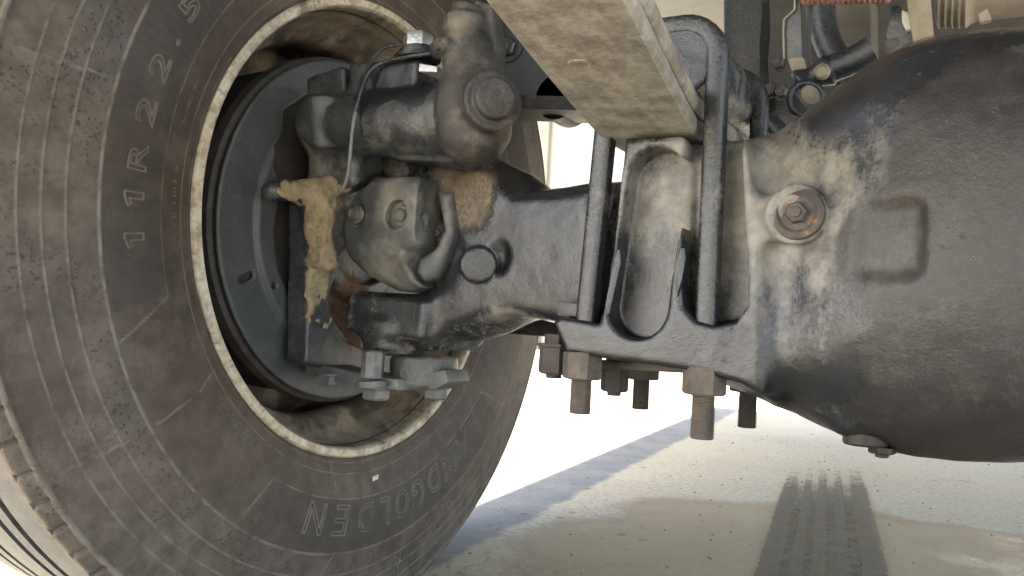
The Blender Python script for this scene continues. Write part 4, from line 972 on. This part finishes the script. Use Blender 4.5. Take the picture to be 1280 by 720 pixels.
bm = bmesh.new(); tube(bm, smoothpath([P(a, b, 1.1) for a, b in ((1022, -40), (1026, 5), (1030, 40), (1045, 72), (1070, 96))]), .017, 20); obj('pipe', bm, M_BLACK, pi, 60)
bm = bmesh.new(); tube(bm, smoothpath([P(a, b, 1.04) for a, b in ((1010, -30), (1011, 20), (1010, 60), (1012, 85))]), .0035, 10); obj('thin_line', bm, M_DARK, pi, 60)
bu = thing('bar_bush', 'black rubber bush with tan bolt head resting above the bowl shoulder', 'bush', tuple(P(1030, 95, .97)))
bm = bmesh.new(); tube(bm, smoothpath([P(a, b, .98) for a, b in ((998, 108), (1012, 99), (1040, 86), (1065, 76), (1090, 62))]), .0, 22, radii=[.0155+.003*math.sin(k*.5)*(k < 16) for k in range(33)]); obj('bush', bm, M_BLACK, bu, 60)
bm = bmesh.new(); c = P(1028, 91, .962); lathe(bm, c, c-np.array([0, 1, 0]), [(0, .0085), (.006, .0085), (.008, .007), (.0055, .0055), (.0055, 0)], 24); obj('bolt_head', bm, M_BEIGE, bu, 30)
bm = bmesh.new(); M, _ = frame(P(1008, 124, .96), P(1014, 112, .93))
for r0, mat in ((.0185, M_BLACK),):
    pts = [M @ Vector((r0*math.cos(a), r0*math.sin(a), 0)) for a in np.linspace(0, 2*math.pi, 33)]; tube(bm, pts, .004, 10)
obj('rubber_ring', bm, M_BLACK, bu, 60)
bm = bmesh.new(); lathe(bm, P(1014, 119, .975), P(1018, 113, .93), [(0, .013), (.012, .013), (.014, .011)], 24); obj('tan_sleeve', bm, M_BEIGE, bu, 30)
# coiled hose
ho = thing('coiled_hose', 'faded pink ribbed hose crossing the top edge above the pipes', 'hose', tuple(P(1050, 0, 1.0)))
ax0, ax1 = P(1002, -9, 1.0), P(1112, -12, 1.0); A = Vector(ax0); Bv = Vector(ax1)-A; n_ = 17
bm = bmesh.new(); M, L = frame(ax0, ax1); tube(bm, [M @ Vector((.0115*math.cos(t), .0115*math.sin(t), L*t/(2*math.pi*n_)+.003*0)) for t in np.linspace(0, 2*math.pi*n_, n_*18)], .0028, 8); obj('ribs', bm, M_PINK, ho, 60)
bm = bmesh.new(); tube(bm, [A+Bv*k for k in (0, .25, .5, .75, 1)], .0105, 14); obj('core', bm, M_DARK, ho, 60)
# tan strap and grey bracket behind the bowl
gb = thing('support_bracket', 'grey cast support bracket with cream chip and broad tan strap behind the bowl', 'bracket', tuple(P(1130, 50, 1.02)))
flat('casting', [(1112, 8), (1122, 4), (1134, 14), (1137, 36), (1146, 50), (1120, 62), (1104, 62), (1112, 44)], 1.03, .02, M_GREY, gb, .004)
flat('cream_chip', [(1127, 12), (1135, 15), (1139, 36), (1132, 38), (1127, 26)], 1.018, .008, plain('cream_plastic', (.62, .56, .42), .6), gb)
flat('tan_strap', [(1130, -30), (1161, -30), (1167, 44), (1141, 52), (1136, 20)], 1.01, .008, M_BEIGE, gb)
flat('foot', [(1104, 50), (1122, 45), (1126, 54), (1108, 64)], .99, .03, M_BROWN, gb, .003)
dr = thing('air_tank', 'dusty beige ribbed drum above the right side of the differential bowl', 'drum', tuple(P(1225, 0, 1.05)))
c0, c1 = P(1172, -28, 1.08), P(1330, -40, 1.08); M, L = frame(c0, c1)
bm = bmesh.new(); pr = [(0, .030)]; d = .0
for k in range(5): pr += [(.004+k*.007, .056), (.0065+k*.007, .059), (.0095+k*.007, .056)]
pr += [(.045, .052), (.09, .049), (L, .047)]; lathe(bm, c0, c1, pr, 48); obj('shell', bm, grime('canvas_dust', (.20, .165, .12), .8, dust=.2, dustcol=(.28, .23, .165)), dr, 40)
flat('clip', [(1222, 18), (1234, 10), (1240, 24), (1226, 28)], .98, .01, M_BEIGE, dr)
